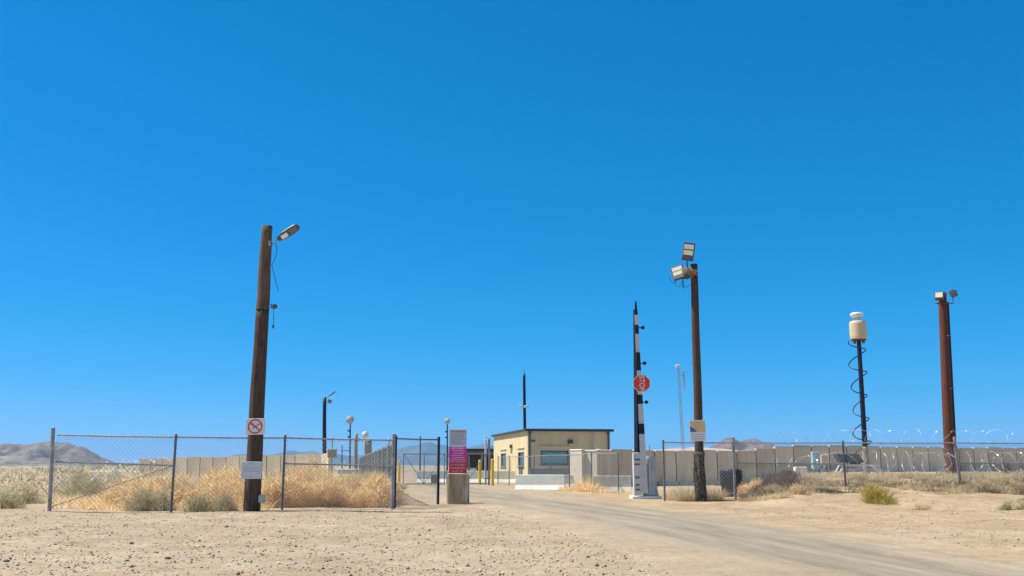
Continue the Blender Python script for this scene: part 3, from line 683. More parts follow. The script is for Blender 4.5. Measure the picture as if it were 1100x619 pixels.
def floodlight(t, c, rz, tilt, w_, h, d=.14, n=2, lensm='lens', name='floodlight', roll=0):
    m_ = rotm(0, 0, rz) @ Matrix.Rotation(tilt, 3, 'X') @ Matrix.Rotation(roll, 3, 'Y'); c = Vector(c)
    f = MB().box(c, (w_, d, h), m_, bev=.025).build(name, M['lamphouse'], t)
    for i in range(n):
        off = m_ @ Vector((0, -d / 2 - .004, h * (.24 - .34 * i) if n == 2 else 0)); MB().box(c + off, (w_ * .8, .012, h * (.27 if n == 2 else .7)), m_).build('lens', M[lensm], f)
    for k in range(5): MB().box(c + m_ @ Vector((w_ * (-.36 + .18 * k), d / 2 + .03, 0)), (.012, .06, h * .85), m_).build('cooling_fin', M['lamphouse'], f)
    return f
# left pole
LY = D(549); lb = P(270, 549, LY); lt = P(287, 243, LY)
t = thing('utility_pole', 'tall weathered wooden pole with lamp left of the road', 'pole', (lb.x, LY, 0)); L0 = lt - Vector((lb.x, LY, 0))
brk = .70
pm = Vector((0, 0, -.2)) * (1 - brk) + L0 * brk
shaft(t, M['wood_dark'], (0, 0, -.2), pm, .285, .225, 1.0, rows=22)
shaft(t, M['wood'], pm, L0, .235, .185, 1.6, rows=12, name='upper_shaft')
e = P(296, 262, LY) - Vector((lb.x, LY, 0)); e2 = P(298, 257, LY) - Vector((lb.x, LY, 0)); tip = P(320, 243, LY) - Vector((lb.x, LY, 0))
MB().tube([e + Vector((-.22, 0, 0)), e, e2], .028, 8).build('lamp_arm', M['galv'], t)
MB().box(e + Vector((-.2, 0, 0)), (.1, .3, .2), bev=.02).build('arm_plate', M['rusty'], t)
ax = (tip - e2).normalized(); mid = (tip + e2) / 2 + Vector((.02, 0, .0)); ry = -math.atan2(ax.z, ax.x); mm = Matrix.Rotation(ry, 3, 'Y') @ Matrix.Rotation(R(-38), 3, 'X')
Lh = (tip - e2).length
mb = MB(); secs = [(-.5, .10, .05), (-.44, .2, .09), (-.2, .31, .115), (.15, .33, .10), (.38, .29, .07), (.5, .17, .035)]; ring_ = []
for u_, wd, th_ in secs:
    for cy, czz in ((-.5, -.25), (-.5, .2), (-.3, .5), (.3, .5), (.5, .2), (.5, -.25), (.42, -.5), (-.42, -.5)): mb.V.append(tuple(mid + mm @ Vector((u_ * Lh * 1.04, cy * wd, czz * th_))))
for j in range(len(secs) - 1):
    for i in range(8): mb.F.append((j * 8 + i, j * 8 + (i + 1) % 8, j * 8 + 8 + (i + 1) % 8, j * 8 + 8 + i))
mb.F += [tuple(range(8)), tuple(reversed(range(40, 48)))]
hd = mb.build('lamp_head', M['lamphouse'], t)
MB().box(mid + mm @ Vector((-Lh * .2, 0, -.055)), (Lh * .3, .17, .012), mm).build('led_panel', M['led'], hd)
MB().box(mid + mm @ Vector((Lh * .2, 0, -.046)), (Lh * .36, .2, .012), mm).build('driver_cover', M['galv_dark'], hd)
cpts = [P(x_, y_, LY - .1) - Vector((lb.x, LY, 0)) for x_, y_ in ((297, 262), (297.5, 270), (295, 279), (292, 284), (294, 293), (299, 313))]
MB().tube(cpts, .010, 5).build('cable', M['black'], t)
q = P(290.5, 327, LY - .2) - Vector((lb.x, LY, 0)); q2 = P(294.5, 329, LY - .2) - Vector((lb.x, LY, 0)); q3 = P(293.5, 351, LY - .2) - Vector((lb.x, LY, 0))
MB().tube([q, q2], .018, 6).build('bracket', M['lamphouse'], t)
MB().lathe([(.03, .09), (.11, .05), (.12, 0), (.10, -.05), (.03, -.08)], 12, q2 + Vector((0, 0, -.02))).build('hanging_sensor', M['lamphouse'], t)
MB().tube([q2 + Vector((0, 0, -.08)), q3], .012, 5).lathe([(.03, -.06), (.035, .04), (.012, .07)], 8, q3).build('pull_rod', M['lamphouse'], t)
# small grey box at the foot
b_ = P(281, 536, LY - .05) - Vector((lb.x, LY, 0)); MB().box(b_, (.22, .16, .26), bev=.02).build('junction_box', M['cabgrey'], t)
def pole_sign(px0, py0, px1, py1, Y, m, label, name='sign'):
    a = P(px0, py1, Y); b = P(px1, py0, Y); w_ = b.x - a.x; h = b.z - a.z
    o = thing(name, label, 'sign', ((a.x + b.x) / 2, Y, a.z)); o.rotation_euler = (0, R(random.uniform(-1.6, 1.6)), 0); MB().box((0, 0, h / 2), (w_, .012, h), bev=.005).build('plate', m, o)
    for bx_s in (.12, .88): MB().box((0, -.008, h * bx_s), (.03, .012, .03), bev=.004).build('bolt', M['galv_dark'], o)
    return o, w_, h
SY = LY - .31
s, w_, h = pole_sign(263.5, 449.5, 285.5, 467, SY, M['signwhite'], 'square white sign with red prohibition circle over a drone')
def ring(mb, r0, r1, n=40, y0=-.0095, y1=-.006, c=(0, 0)):
    for k in range(n):
        a, b = 2 * math.pi * k / n, 2 * math.pi * (k + 1) / n
        mb.add([(c[0] + r0 * math.cos(a), y0, c[1] + r0 * math.sin(a)), (c[0] + r1 * math.cos(a), y0, c[1] + r1 * math.sin(a)), (c[0] + r1 * math.cos(b), y0, c[1] + r1 * math.sin(b)), (c[0] + r0 * math.cos(b), y0, c[1] + r0 * math.sin(b))], [(0, 1, 2, 3)])
mb = MB(); ring(mb, .20, .245, y0=-.0125, c=(-.01, h / 2)); mb.box((-.01, -.0125, h / 2), (.42, .002, .045), Matrix.Rotation(R(42), 3, 'Y')); mb.build('prohibition_ring', M['stopred'], s)
mb = MB(); mb.box((-.01, -.0105, h / 2 - .01), (.12, .002, .06))
for sx_ in (-1, 1):
    mb.box((-.01 + sx_ * .09, -.0105, h / 2 + .045), (.13, .002, .022), Matrix.Rotation(R(-20 * sx_), 3, 'Y')); mb.box((-.01 + sx_ * .13, -.0105, h / 2 + .08), (.14, .002, .018)); mb.box((-.01 + sx_ * .06, -.0105, h / 2 - .06), (.018, .002, .08), Matrix.Rotation(R(-25 * sx_), 3, 'Y'))
mb.build('drone_symbol', M['greytext'], s)
s, w_, h = pole_sign(258.5, 496, 281.5, 514.5, SY - .005, M['signgrey'], 'grey white sign with faded pink print low on the left pole')
for k in range(2): dashes(s, M['fadedtext'], -.25, .27, h * (.62 - .17 * k), .022, -.008, 70 + k)

# right lamp pole
RY = D(537.5); rb = P(752.5, 537.5, RY); rt = P(745.5, 284, RY); B0 = Vector((rb.x, RY, H(rb.x, RY)))
t = thing('utility_pole', 'dark wooden pole with two floodlights right of the gate arm', 'pole', B0); L0 = rt - B0
k = .20; pm = L0 * k
shaft(t, M['bark'], (0, 0, -.2), pm, .285, .225, 3.0, rows=18, name='wrapped_base', lump=.22)
shaft(t, M['wood_dark'], pm - Vector((0, 0, .05)), L0, .20, .165, 4.0)
f1 = P(739.5, 270.5, RY) - B0; f2 = P(728.5, 293, RY) - B0
MB().tube([P(742, 292, RY - .1) - B0, P(738.5, 290, RY - .1) - B0, P(738, 280, RY) - B0], .03, 8).build('bracket', M['lamphouse'], t)
MB().tube([P(746, 296, RY - .05) - B0, P(730, 300, RY - .05) - B0, P(729, 296, RY) - B0], .03, 8).build('bracket', M['lamphouse'], t)
MB().tube([P(733.5, 298, RY - .1) - B0, P(734, 310, RY - .1) - B0], .02, 6).build('bracket', M['navy'], t)
floodlight(t, f1, R(-6), R(-12), .54, .88, roll=R(10))
floodlight(t, f2, R(-22), R(-24), .58, .74, roll=R(-18))
# straw tangle around the brackets
def strands(n, c, rad, r, seed):
    rnd = random.Random(seed); mb = MB()
    for _ in range(n):
        a = Vector([rnd.gauss(0, 1) for _ in range(3)]); a.normalize(); b = Vector([rnd.gauss(0, 1) for _ in range(3)]).cross(a).normalized(); k0 = rnd.uniform(.4, 1)
        ps = [Vector(c) + Vector((rad[0] * v.x, rad[1] * v.y, rad[2] * v.z)) * k0 for v in [(a * math.cos(q_) + b * math.sin(q_)) for q_ in (0, .5, 1.0, 1.5)]]
        mb.tube(ps, r, 3, False)
    return mb
nc = P(741, 293, RY - .1)
n_ = strands(190, (0, 0, 0), (.42, .34, .30), .013, 5).build('bird_nest', M['strand'], None, nc); tag(n_, 'tangle of straw coloured strands around the floodlight brackets', 'nest')
MB().tube([P(x_, y_, RY - .25) - B0 for x_, y_ in ((744, 291), (747, 300), (750, 306), (749, 320), (750.5, 345))], .010, 5).build('cable', M['black'], t)
for pp in (((735, 296), (733, 303), (736, 309), (742, 306), (745, 299)), ((727, 299), (725, 306), (729, 309), (733, 303)), ((744, 288), (748, 292), (749, 300), (746, 307)), ((719, 297), (721, 303), (726, 304))):
    MB().tube([P(x_, y_, RY - .3) - B0 for x_, y_ in pp], .011, 5).build('cable', M['black'], t)
MB().box(P(737, 297, RY - .22) - B0, (.22, .16, .26), bev=.02).build('junction_box', M['lamphouse'], t)
s, w_, h = pole_sign(741.5, 451.5, 757.8, 474, RY - .34, M['signwhite'], 'sign with sand yellow and blue picture above pale print on the right pole')
MB().box((0, -.008, h * .71), (w_ * .96, .004, h * .55)).build('picture_panel', M['signsand'], s)
MB().prism([(-w_ * .48, h * .44), (-w_ * .02, h * .44), (-w_ * .2, h * .58), (-w_ * .48, h * .72)], -.013, -.0105).build('blue_ridge', M['signblue'], s)
for k in range(3): dashes(s, M['fadedtext'], -w_ * .4, w_ * .4, h * (.33 - .11 * k), .03, -.008, 80 + k)

# red pole
QY = 50.0; qb = P(1022, 513, QY); qt = P(1013, 314.5, QY); B0 = Vector((qb.x, QY, H(qb.x, QY)))
t = thing('utility_pole', 'reddish brown wooden pole with twin lamps near the right edge', 'pole', B0); L0 = qt - B0
shaft(t, M['wood_red'], (-.05, 0, -.2), L0 + Vector((-.05, 0, 0)), .27, .21, 6.0)
d0 = Vector((.30, .12, -.1)); d1 = L0 + Vector((.22, .12, -.5))
MB().tube([d0, d1], .10, 10).build('conduit', M['navy'], t)
for z in (.15, .5, .8): MB().tube([d0 + (d1 - d0) * z + Vector((-.42, -.25, 0)), d0 + (d1 - d0) * z + Vector((-.1, -.42, 0)), d0 + (d1 - d0) * z + Vector((.12, -.12, 0))], .018, 6).build('strap', M['galv_dark'], t)
MB().tube([P(1005, 326, QY - .25) - B0, P(1024, 326, QY - .25) - B0, P(1023.5, 317, QY - .25) - B0], .035, 8).build('crossarm', M['lamphouse'], t)
floodlight(t, P(1009, 318, QY - .3) - B0, R(-30), R(-25), .44, .44, .2, 1)
floodlight(t, P(1024.5, 315, QY - .25) - B0, R(30), R(-20), .36, .36, .2, 1, 'bluegrey')

# radar mast on a trailer
VY = 56.0; vb = P(931, 511, VY); vt = P(922.5, 365, VY); gz = H(vb.x, VY); B0 = Vector((vb.x, VY, gz))
t = thing('radar_mast', 'slim dark mast carrying a tan drum sensor wrapped in coiled cable', 'radar mast', B0); L0 = vt - B0
kk = (P(930, 480, VY).z - gz) / L0.z
shaft(t, M['wood_pale'], (0, 0, -.2), L0 * kk, .22, .17, 7, name='pale_post')
MB().tube([L0 * kk, L0 * .7, L0], [.15, .13, .12], 10).build('mast', M['navy'], t)
MB().lathe([(.40, 0), (.47, .05), (.49, .2), (.49, .95), (.46, 1.05), (.40, 1.1)], 26, L0).build('sensor_drum', M['tan'], t)
mb = MB().lathe([(.42, -.06), (.44, 0)], 20, L0)
for k in range(4): a = k * 1.57 + .4; mb.box(L0 + Vector((.35 * math.cos(a), .35 * math.sin(a), -.12)), (.12, .12, .16))
mb.build('drum_base', M['lamphouse'], t)
dt = L0 + Vector((-.02, 0, 1.1))
mb = MB(); 
for dx in (-.16, .16): mb.tube([dt + Vector((dx * 1.2, 0, 0)), dt + Vector((dx * .6, 0, .24))], .05, 8)
mb.build('neck', M['tan'], t)
MB().lathe([(.12, .22), (.30, .24), (.38, .33), (.39, .42), (.33, .5), (.18, .53), (.02, .54)], 22, dt).build('top_dome', M['white'], t)
cp = []
for i in range(150):
    k = i / 149; z = 1 - .88 * k; th = 2 * math.pi * 5.2 * k + 2.6; r = .46 + .05 * math.sin(k * 9)
    cp.append(L0 * z + Vector((r * math.cos(th) - .14, r * math.sin(th), .16 * math.sin(th * 1.0 + 1))))
MB().tube(cp, .032, 6).build('coiled_cable', M['black'], t)
# trailer frame with dark panel
tx = XY(921, 55); tz = H(tx, 55)
t = thing('equipment_trailer', 'low white trailer frame with tilted dark panel below the radar mast', 'trailer', (tx, 55, tz))
for dy in (-.4, .4):
    MB().box((.1, dy, .55), (2.0, .09, .10)).build('frame_rail', M['white'], t); MB().tube([(-.9, dy, .55), (-1.25, dy, -.05)], .05, 6).build('leg', M['white'], t); MB().tube([(1.05, dy, .55), (1.3, dy, -.05)], .05, 6).build('leg', M['white'], t)
MB().box((.1, 0, .32), (2.1, .06, .08)).build('cross_rail', M['white'], t)
MB().tube([(.6, -.45, .55), (1.35, -.45, .05)], .045, 6).build('strut', M['white'], t)
MB().box((-.55, -.2, .95), (1.45, .9, .06), Matrix.Rotation(R(28), 3, 'X')).build('panel', M['plastic'], t)
MB().box((-.1, .1, .75), (.5, .4, .35), bev=.03).build('battery_box', M['plastic'], t)

# cabinets by the right wall
def cabinet(px0, px1, py0, Y, m, label, d=.4, leg=True, zb=None):
    a = P(px0, py0, Y); b = P(px1, py0, Y); x = (a.x + b.x) / 2; g = H(x, Y); w_ = b.x - a.x; h = a.z - g
    t = thing('utility_cabinet', label, 'cabinet', (x, Y, g)); z0 = zb if zb is not None else 0
    MB().box((0, 0, (z0 + h) / 2), (w_, d, h - z0), bev=.02).build('body', M[m], t)
    dr = MB().box((0, -d / 2 - .012, (z0 + h) / 2), (w_ * .86, .02, (h - z0) * .88), bev=.006).build('door', M[m], t); MB().box((w_ * .3, -d / 2 - .035, (z0 + h) / 2), (.03, .03, .12)).build('handle', M['frame'], dr)
    if z0 > 0:
        for s_ in (-1, 1): MB().tube([(s_ * w_ * .38, 0, -.1), (s_ * w_ * .38, 0, z0)], .04, 6).build('leg', M['galv_dark'], t)
cabinet(871.5, 880, 485.5, 66, 'teal', 'pale teal electrical cabinet in front of the right wall', zb=.35)
cabinet(881, 888.5, 488.5, 66.5, 'tan', 'tan electrical cabinet beside the pale teal one', zb=.6)
x = XY(859.5, 50.5); o = MB().box((0, 0, .2), (.62, .45, .62), taper=.95, bev=.03).build('concrete_stub', M['concwhite'], None, (x, 50.5, H(x, 50.5))); tag(o, 'short pale concrete stub on the berm before the right wall', 'block')

# lattice antenna mast
AY = 96; ab = P(735, 486, AY); at_ = P(728.5, 395, AY); B0 = Vector((ab.x, AY, 0)); L0 = at_ - B0
t = thing('lattice_mast', 'thin pale lattice antenna mast rising behind the right pole', 'mast', B0); top = L0
cor = [Vector((.16 * math.cos(a), .16 * math.sin(a), 0)) for a in (.3, 2.4, 4.5)]
for c in cor: MB().tube([c, top + c * .7], .024, 6).build('leg', M['galv'], t)
for i in range(26):
    k0, k1 = i / 26, (i + 1) / 26; j = i % 3
    MB().tube([top * k0 + cor[j] * (1 - .3 * k0), top * k1 + cor[(j + 1) % 3] * (1 - .3 * k1)], .014, 4).build('lattice_brace', M['galv'], t)
MB().box(top + Vector((-.05, 0, .15)), (.4, .3, .3), bev=.05).build('antenna_head', M['white'], t)
MB().box(top + Vector((.55, 0, -1.2)), (.16, .12, 1.9), bev=.03).build('panel_antenna', M['cabgrey'], t)
MB().tube([top + Vector((0, 0, -.8)), top + Vector((.5, 0, -.8))], .03, 6).build('antenna_arm', M['galv'], t)

# dark pole behind the guardhouse
GY = 103; gb = P(564.5, 500, GY); gt = P(563, 402, GY); B0 = Vector((gb.x, GY, 0)); L0 = gt - B0
t = thing('utility_pole', 'slender dark pole rising behind the guardhouse roof', 'pole', B0)
shaft(t, M['navy'], (0, 0, -.2), L0, .19, .14, 8)
MB().tube([L0, L0 + Vector((.02, 0, .5))], [.05, .015], 6).build('tip_rod', M['navy'], t)
c = P(564.5, 437, GY - .2) - B0
MB().box(c, (.34, .2, .26), bev=.05).build('camera', M['white'], t); MB().box(c + Vector((-.55, 0, .12)), (.28, .16, .14), bev=.04).build('camera', M['white'], t)
MB().tube([c + Vector((-.6, .1, .02)), c + Vector((.45, .1, .02))], .03, 6).build('crossarm', M['galv'], t)

# small far poles on the left
def far_pole(px, py0, Y, r, m, label, name='utility_pole', cat='pole', tilt=0):
    b = P(px, 500, Y); a = P(px + tilt, py0, Y); B = Vector((b.x, Y, 0)); t = thing(name, label, cat, B); shaft(t, m, (0, 0, -.2), a - B, r, r * .8, px * .1, n=10, rows=8); return t, a - B, B
t, L0, B = far_pole(349, 427, 96, .22, M['navy'], 'dark pole with small lamp behind the left wall', tilt=-.3)
p_ = L0 + Vector((.25, -.1, -.05)); MB().tube([p_ + Vector((-.2, 0, -.1)), p_, p_ + Vector((.35, 0, .3))], .04, 6).build('lamp_arm', M['lamphouse'], t); MB().box(p_ + Vector((.55, 0, .42)), (.7, .3, .1), Matrix.Rotation(R(-38), 3, 'Y'), bev=.03).build('lamp_head', M['lamphouse'], t)
MB().box(p_ + Vector((.3, -.1, -.35)), (.42, .3, .4), Matrix.Rotation(R(20), 3, 'Y'), bev=.05).build('floodlight', M['bluegrey'], t)
def dish(px, py, Y, r, label):
    b = P(px, 500, Y); a = P(px, py, Y); B = Vector((b.x, Y, 0)); L0 = a - B; t = thing('dish_antenna', label, 'antenna', B)
    MB().tube([(0, .15, -.1), L0 + Vector((0, .15, 0))], [.09, .06], 8).build('mast', M['navy'], t)
    for z in (.72, .82): MB().box(L0 * z + Vector((-.08, .02, 0)), (.26, .2, .16), bev=.03).build('mast_box', M['navy'], t)
    m_ = Matrix.Rotation(R(90), 3, 'X')
    MB().lathe([(r * .3, .0), (r * .85, .02), (r, .07), (r, .12), (r * .6, .2), (r * .2, .25)], 22, L0, m_).build('dish', M['cabgrey'], t)
    MB().lathe([(r * .2, -.12), (r * .22, 0.0)], 12, L0, m_).build('feed', M['lamphouse'], t)
dish(376, 451, 92, .40, 'round grey dish on dark mast behind the golden brush')
dish(480.5, 452.5, 100, .31, 'small round grey dish on dark mast behind the sign stack')
t, L0, B = far_pole(382.5, 466, 88, .20, M['wood_pale'], 'grey wooden post with white dome camera on an arm', name='camera_post', cat='post')
MB().tube([L0 + Vector((.1, 0, -.45)), L0 + Vector((.85, 0, -.42))], .04, 6).build('arm', M['offwhite'], t)
MB().lathe([(.03, .42), (.2, .38), (.30, .2), (.30, .02), (.24, -.14), (.1, -.24), (.02, -.26)], 16, L0 + Vector((.85, 0, -.2))).build('dome_camera', M['white'], t)
t, L0, B = far_pole(395.5, 474, 92, .42, M['wood_pale'], 'thick pale stub post beside the slatted fence', name='stub_post', cat='post')
MB().lathe([(.36, 0), (.3, .12), (.05, .2)], 12, L0).build('cap', M['tan'], t)
t, L0, B = far_pole(357, 468.5, 90, .07, M['galv'], 'thin grey pipe post behind the golden brush', name='pipe_post', cat='post')
MB().box(L0 * .62, (.85, .3, .8), bev=.05).build('post_box', M['wood_pale'], t)
t, L0, B = far_pole(418, 470, 60, .055, M['galv'], 'thin grey pipe post beside the slatted fence top', name='pipe_post', cat='post')
t, L0, B = far_pole(451.5, 468.5, 110, .09, M['navy'], 'lone thin dark pole beyond the gate before the blue range', name='pipe_post', cat='post')
t, L0, B = far_pole(367.5, 478, 100, .06, M['navy'], 'thin dark post between the pipe post and dish', name='pipe_post', cat='post')
MB().tube([L0 + Vector((-.1, 0, -.6)), L0 + Vector((.9, 0, -.6))], .04, 6).build('arm', M['navy'], t)
# half hidden pale trailer by the dishes
t = thing('equipment_trailer', 'half hidden pale equipment frame behind the golden brush under the dish', 'trailer', (XY(374, 84), 84, 0))
MB().box((0, 0, .95), (1.6, 1.2, .5), bev=.05).build('body', M['cabgrey'], t)
for dx in (-.6, .6): MB().tube([(dx, 0, .2), (dx * .4, 0, 2.0)], .05, 6).build('strut', M['offwhite'], t)
for dx in (-.5, .5): MB().lathe([(.3, -.09), (.33, -.05), (.33, .05), (.3, .09)], 16, (dx, -.5, .33), Matrix.Rotation(R(90), 3, 'X')).build('wheel', M['plastic'], t)

# ------------------------------------------------------------------ barrier gate with raised arm
BY = D(536); bb = P(693, 536, BY); B0 = Vector((bb.x, BY, H(bb.x, BY)))
t = thing('barrier_gate', 'raised black and white barrier arm with red stop sign beside the road', 'barrier gate', B0)
def q(px, py, dy=0): return P(px, py, BY + dy) - B0
MB().box((.05, .25, .03), (1.35, 1.2, .16), bev=.03).build('concrete_pad', M['concwhite'], t)
w1 = q(688.5, 500).x - q(679.5, 500).x; c1 = q(684, 500).x; zt = q(684, 487).z
cab = MB().box((c1, -.12, zt / 2 + .08), (w1, .38, zt - .1), bev=.02).build('narrow_cabinet', M['offwhite'], t)
for py_, wd in ((494, .26), (499, .22), (513, .2), (521, .18), (526, .2)): MB().box((c1 - .02, -.325, q(684, py_).z), (wd, .02, .07)).build('slot', M['galv_dark'], cab)
zt2 = q(698, 490).z
hs = MB().lathe([(.37, .10), (.40, .14), (.36, .34), (.33, .6), (.325, zt2 - .12), (.30, zt2)], 18, (q(698.5, 510).x, .22, 0)).build('pivot_housing', M['cabgrey'], t, smooth=False)
MB().box((q(700, 510).x, -.115, 1.0), (.3, .04, .7), bev=.01).build('access_door', M['cabgrey'], hs)
# dark upright
u0, u1 = q(684.6, 487.5, -.1), q(682.3, 333, -.1)
MB().tube([u0 + Vector((0, -.05, -.05)), u1 + Vector((0, -.05, 0))], [.145, .10], 4).build('dark_upright', M['navy'], t)
# striped arm: from pivot near the ground to the tip
a0, a1 = q(692.5, 530, -.25), q(682.8, 324, -.25)
ys_ = [(530, 468, 'offwhite'), (468, 457, 'black'), (457, 436, 'offwhite'), (436, 426, 'black'), (426, 400, 'offwhite'), (400, 380, 'black'), (380, 360, 'offwhite'), (360, 350, 'black'), (350, 339, 'offwhite'), (339, 324, 'black')]
def on(py_): 
    k = (530 - py_) / (530 - 324.0); return a0 + (a1 - a0) * k, k
for y0_, y1_, m_ in ys_:
    p0, k0 = on(y0_); p1, k1 = on(y1_); r = lambda k: .15 - .085 * k
    mb = MB(); v = []
    for p_, k_ in ((p0, k0), (p1, k1)):
        rr = r(k_)
        if k_ > .999: rr = .03
        v += [p_ + Vector((-rr, -.05, 0)), p_ + Vector((rr, -.05, 0)), p_ + Vector((rr, .05, 0)), p_ + Vector((-rr, .05, 0))]
    mb.add(v, [(0, 1, 5, 4), (1, 2, 6, 5), (2, 3, 7, 6), (3, 0, 4, 7), (4, 5, 6, 7), (3, 2, 1, 0)]); mb.build('arm_stripe', M[m_], t)
MB().tube([q(688.2, 457, -.2) , q(689.6, 528, -.2)], .05, 6).build('counterweight_rod', M['offwhite'], t)
MB().tube([q(697.8, 478, -.2) , q(698.2, 526, -.2)], .03, 6).build('spring_rod', M['offwhite'], t)
for py_ in (353, 392, 434):
    p_, k = on(py_); MB().tube([p_, p_ + Vector((.32, 0, .0))], .025, 6).lathe([(.06, -.09), (.085, -.05), (.085, .05), (.06, .09)], 10, p_ + Vector((.28, 0, 0)), Matrix.Rotation(R(90), 3, 'X')).build('arm_light', M['black'], t)
# stop sign, reading down the raised arm
sp_ = q(689.3, 412, -.42); oc = lambda r: [(r * math.cos(R(22.5 + 45 * k)), r * math.sin(R(22.5 + 45 * k))) for k in range(8)]
ss = MB().prism(oc(.43), 0, .012, None, sp_).build('stop_sign', M['signwhite'], t, label='octagonal red stop sign turned sideways on the raised arm')
MB().prism(oc(.395), -.004, -.001, None, sp_).build('red_face', M['stopred'], ss)
text('STOP', .34, M['signwhite'], ss, sp_ + Vector((.0, -.008, 0)), ry=R(-90), sx=.86)

# ------------------------------------------------------------------ bin
def bin_():
    Y = 46.5; x = XY(785, Y); g = H(x, Y); h = P(785, 505.5, Y).z - g
    t = thing('waste_bin', 'black ribbed plastic bin standing behind the right fence post', 'bin', (x, Y, g)); mb = MB(); r0, r1 = .43, .52
    mb.lathe([(r0, 0), (r0 + .01, .05), (r1, h - .12), (r1 + .035, h - .11), (r1 + .035, h - .03), (r1 - .02, h)], 24); mb.build('body', M['plastic'], t)
    me = MB().tube([(r0 + .012, 0, .08), (r1 + .006, 0, h - .14)], .022, 5).mesh('rib', M['plastic'])
    for k in range(18): inst('rib', me, t, (0, 0, 0), (0, 0, k * math.pi / 9))
    MB().lathe([(r1 - .03, h + .001), (r1 - .06, h + .05), (.1, h + .09), (.01, h + .09)], 24).build('lid', M['plastic'], t)
bin_()

# ------------------------------------------------------------------ vegetation
def np_mesh(name, V, Q, tint, m):
    me = bpy.data.meshes.new(name); V = np.asarray(V, np.float32); Q = np.asarray(Q, np.int32)
    me.vertices.add(len(V)); me.vertices.foreach_set('co', V.ravel()); k = Q.shape[1]
    me.loops.add(Q.size); me.loops.foreach_set('vertex_index', Q.ravel()); me.polygons.add(len(Q))
    me.polygons.foreach_set('loop_start', np.arange(0, Q.size, k, dtype=np.int32)); me.update(calc_edges=True)
    ca = me.color_attributes.new('tint', 'FLOAT_COLOR', 'POINT'); c = np.ones((len(V), 4), np.float32); c[:, :3] = tint
    ca.data.foreach_set('color', c.ravel()); me.materials.append(m); return me
def unit(a): return a / (np.linalg.norm(a, axis=1, keepdims=True) + 1e-9)
def ribbons(p0, d, length, w_, curl, k=4, droop=0.0):
    """p0 (n,3), direction, length (n,), width (n,) -> verts, quads, per-vertex stem index"""
    n = len(p0); d = unit(d); c = unit(RNG.normal(size=(n, 3))); Pn = [p0]; cur = p0; dd = d
    for i in range(k - 1):
        dd = unit(dd + c * curl / (k - 1) + np.array([0, 0, -droop]) * (i + 1) / k); cur = cur + dd * (length / (k - 1))[:, None]; Pn.append(cur)
    side = unit(np.cross(d, RNG.normal(size=(n, 3)))); V = []
    for i, q_ in enumerate(Pn):
        ww = (w_ * (1 - .75 * i / (k - 1)))[:, None]; V.append(q_ - side * ww); V.append(q_ + side * ww)
    V = np.stack(V, 1).reshape(-1, 3); base = np.arange(n)[:, None] * 2 * k; Q = []
    for i in range(k - 1): Q.append(base + np.array([[2 * i, 2 * i + 1, 2 * i + 3, 2 * i + 2]]))
    return V, np.concatenate(Q, 0), np.repeat(np.arange(n), 2 * k)
def tints(n, idx, lo=.6, hi=1.35, hue=.08):
    b = RNG.uniform(lo, hi, (n, 1)); h = RNG.normal(0, hue, (n, 3)); return np.clip(b * (1 + h), .05, 2)[idx]
def ball(c, rad, n, w_=.006, L_=(.25, .6)):
    d = unit(RNG.normal(size=(n, 3))); rr = RNG.uniform(0.15, 1, (n, 1)) ** .45; p = d * rr * np.array(rad) * (1 + .25 * RNG.normal(size=(n, 1)) * .5) + np.array(c)
    dirn = d * .7 + RNG.normal(size=(n, 3)) * .6 + np.array([0, 0, .25])
    return ribbons(p, dirn, RNG.uniform(*L_, n) * (rad[0] + rad[2]) / 1.4, np.full(n, w_) * RNG.uniform(.6, 1.5, n), 1.1)
def tuft(c, r, h, n, w_=.006, spread=.6, k=4):
    a = RNG.uniform(0, 2 * np.pi, n); q_ = r * np.sqrt(RNG.uniform(0, 1, n)); p = np.stack([np.cos(a) * q_, np.sin(a) * q_, np.full(n, -.02)], 1) + np.array(c)
    d = np.stack([np.cos(a) * spread * (q_ / r + .25), np.sin(a) * spread * (q_ / r + .25), np.full(n, 1.0)], 1) + RNG.normal(size=(n, 3)) * .22
    return ribbons(p, d, h * RNG.uniform(.45, 1.1, n), np.full(n, w_) * RNG.uniform(.6, 1.4, n), .7, k, .15)
def join(parts):
    V, Q, T = [], [], []; o = 0
    for v, q_, t_ in parts: V.append(v); Q.append(q_ + o); T.append(t_); o += len(v)
    return np.concatenate(V), np.concatenate(Q), np.concatenate(T)
def bush(kind, r, h, n, w_):
    """shrub: woody stems plus many short twig blades through an uneven dome"""
    parts = []
    v, q_, i = tuft((0, 0, 0), r * .35, h * .95, max(20, n // 12), w_ * 1.6, 1.1); parts.append((v, q_, tints(i.max() + 1, i, .45, .8)))
    lob = RNG.integers(4, 8)
    for _ in range(lob):
        a = RNG.uniform(0, 6.28); rr = RNG.uniform(0, r * .6); c = (math.cos(a) * rr, math.sin(a) * rr, h * RNG.uniform(.38, .62)); s = RNG.uniform(.38, .62)
        v, q_, i = ball(c, (r * s, r * s, h * s * .75), n // lob, w_, (.16, .42)); v[:, 2] = np.maximum(v[:, 2], -.02)
        parts.append((v, q_, tints(i.max() + 1, i, .6, 1.3) * RNG.uniform(.8, 1.15)))
    v, q_, i = tuft((0, 0, 0), r * .95, h * .55, n // 4, w_, .5); parts.append((v, q_, tints(i.max() + 1, i, .6, 1.2)))
    return join(parts)
def plant(name, label, cat, px, Y, r, h, n, m, w_=.006, group=None, fn='bush'):
    x = XY(px, Y); z = H(x, Y)
    if fn == 'bush': V, Q, T = bush(0, r, h, n, w_)
    else:
        v, q_, i = tuft((0, 0, 0), r, h, n, w_); V, Q, T = v, q_, tints(i.max() + 1, i, .65, 1.3)
    o = bpy.data.objects.new(name, np_mesh(name, V, Q, T, M[m])); C.objects.link(o); o.location = (x, Y, z); tag(o, label, cat, group); return o

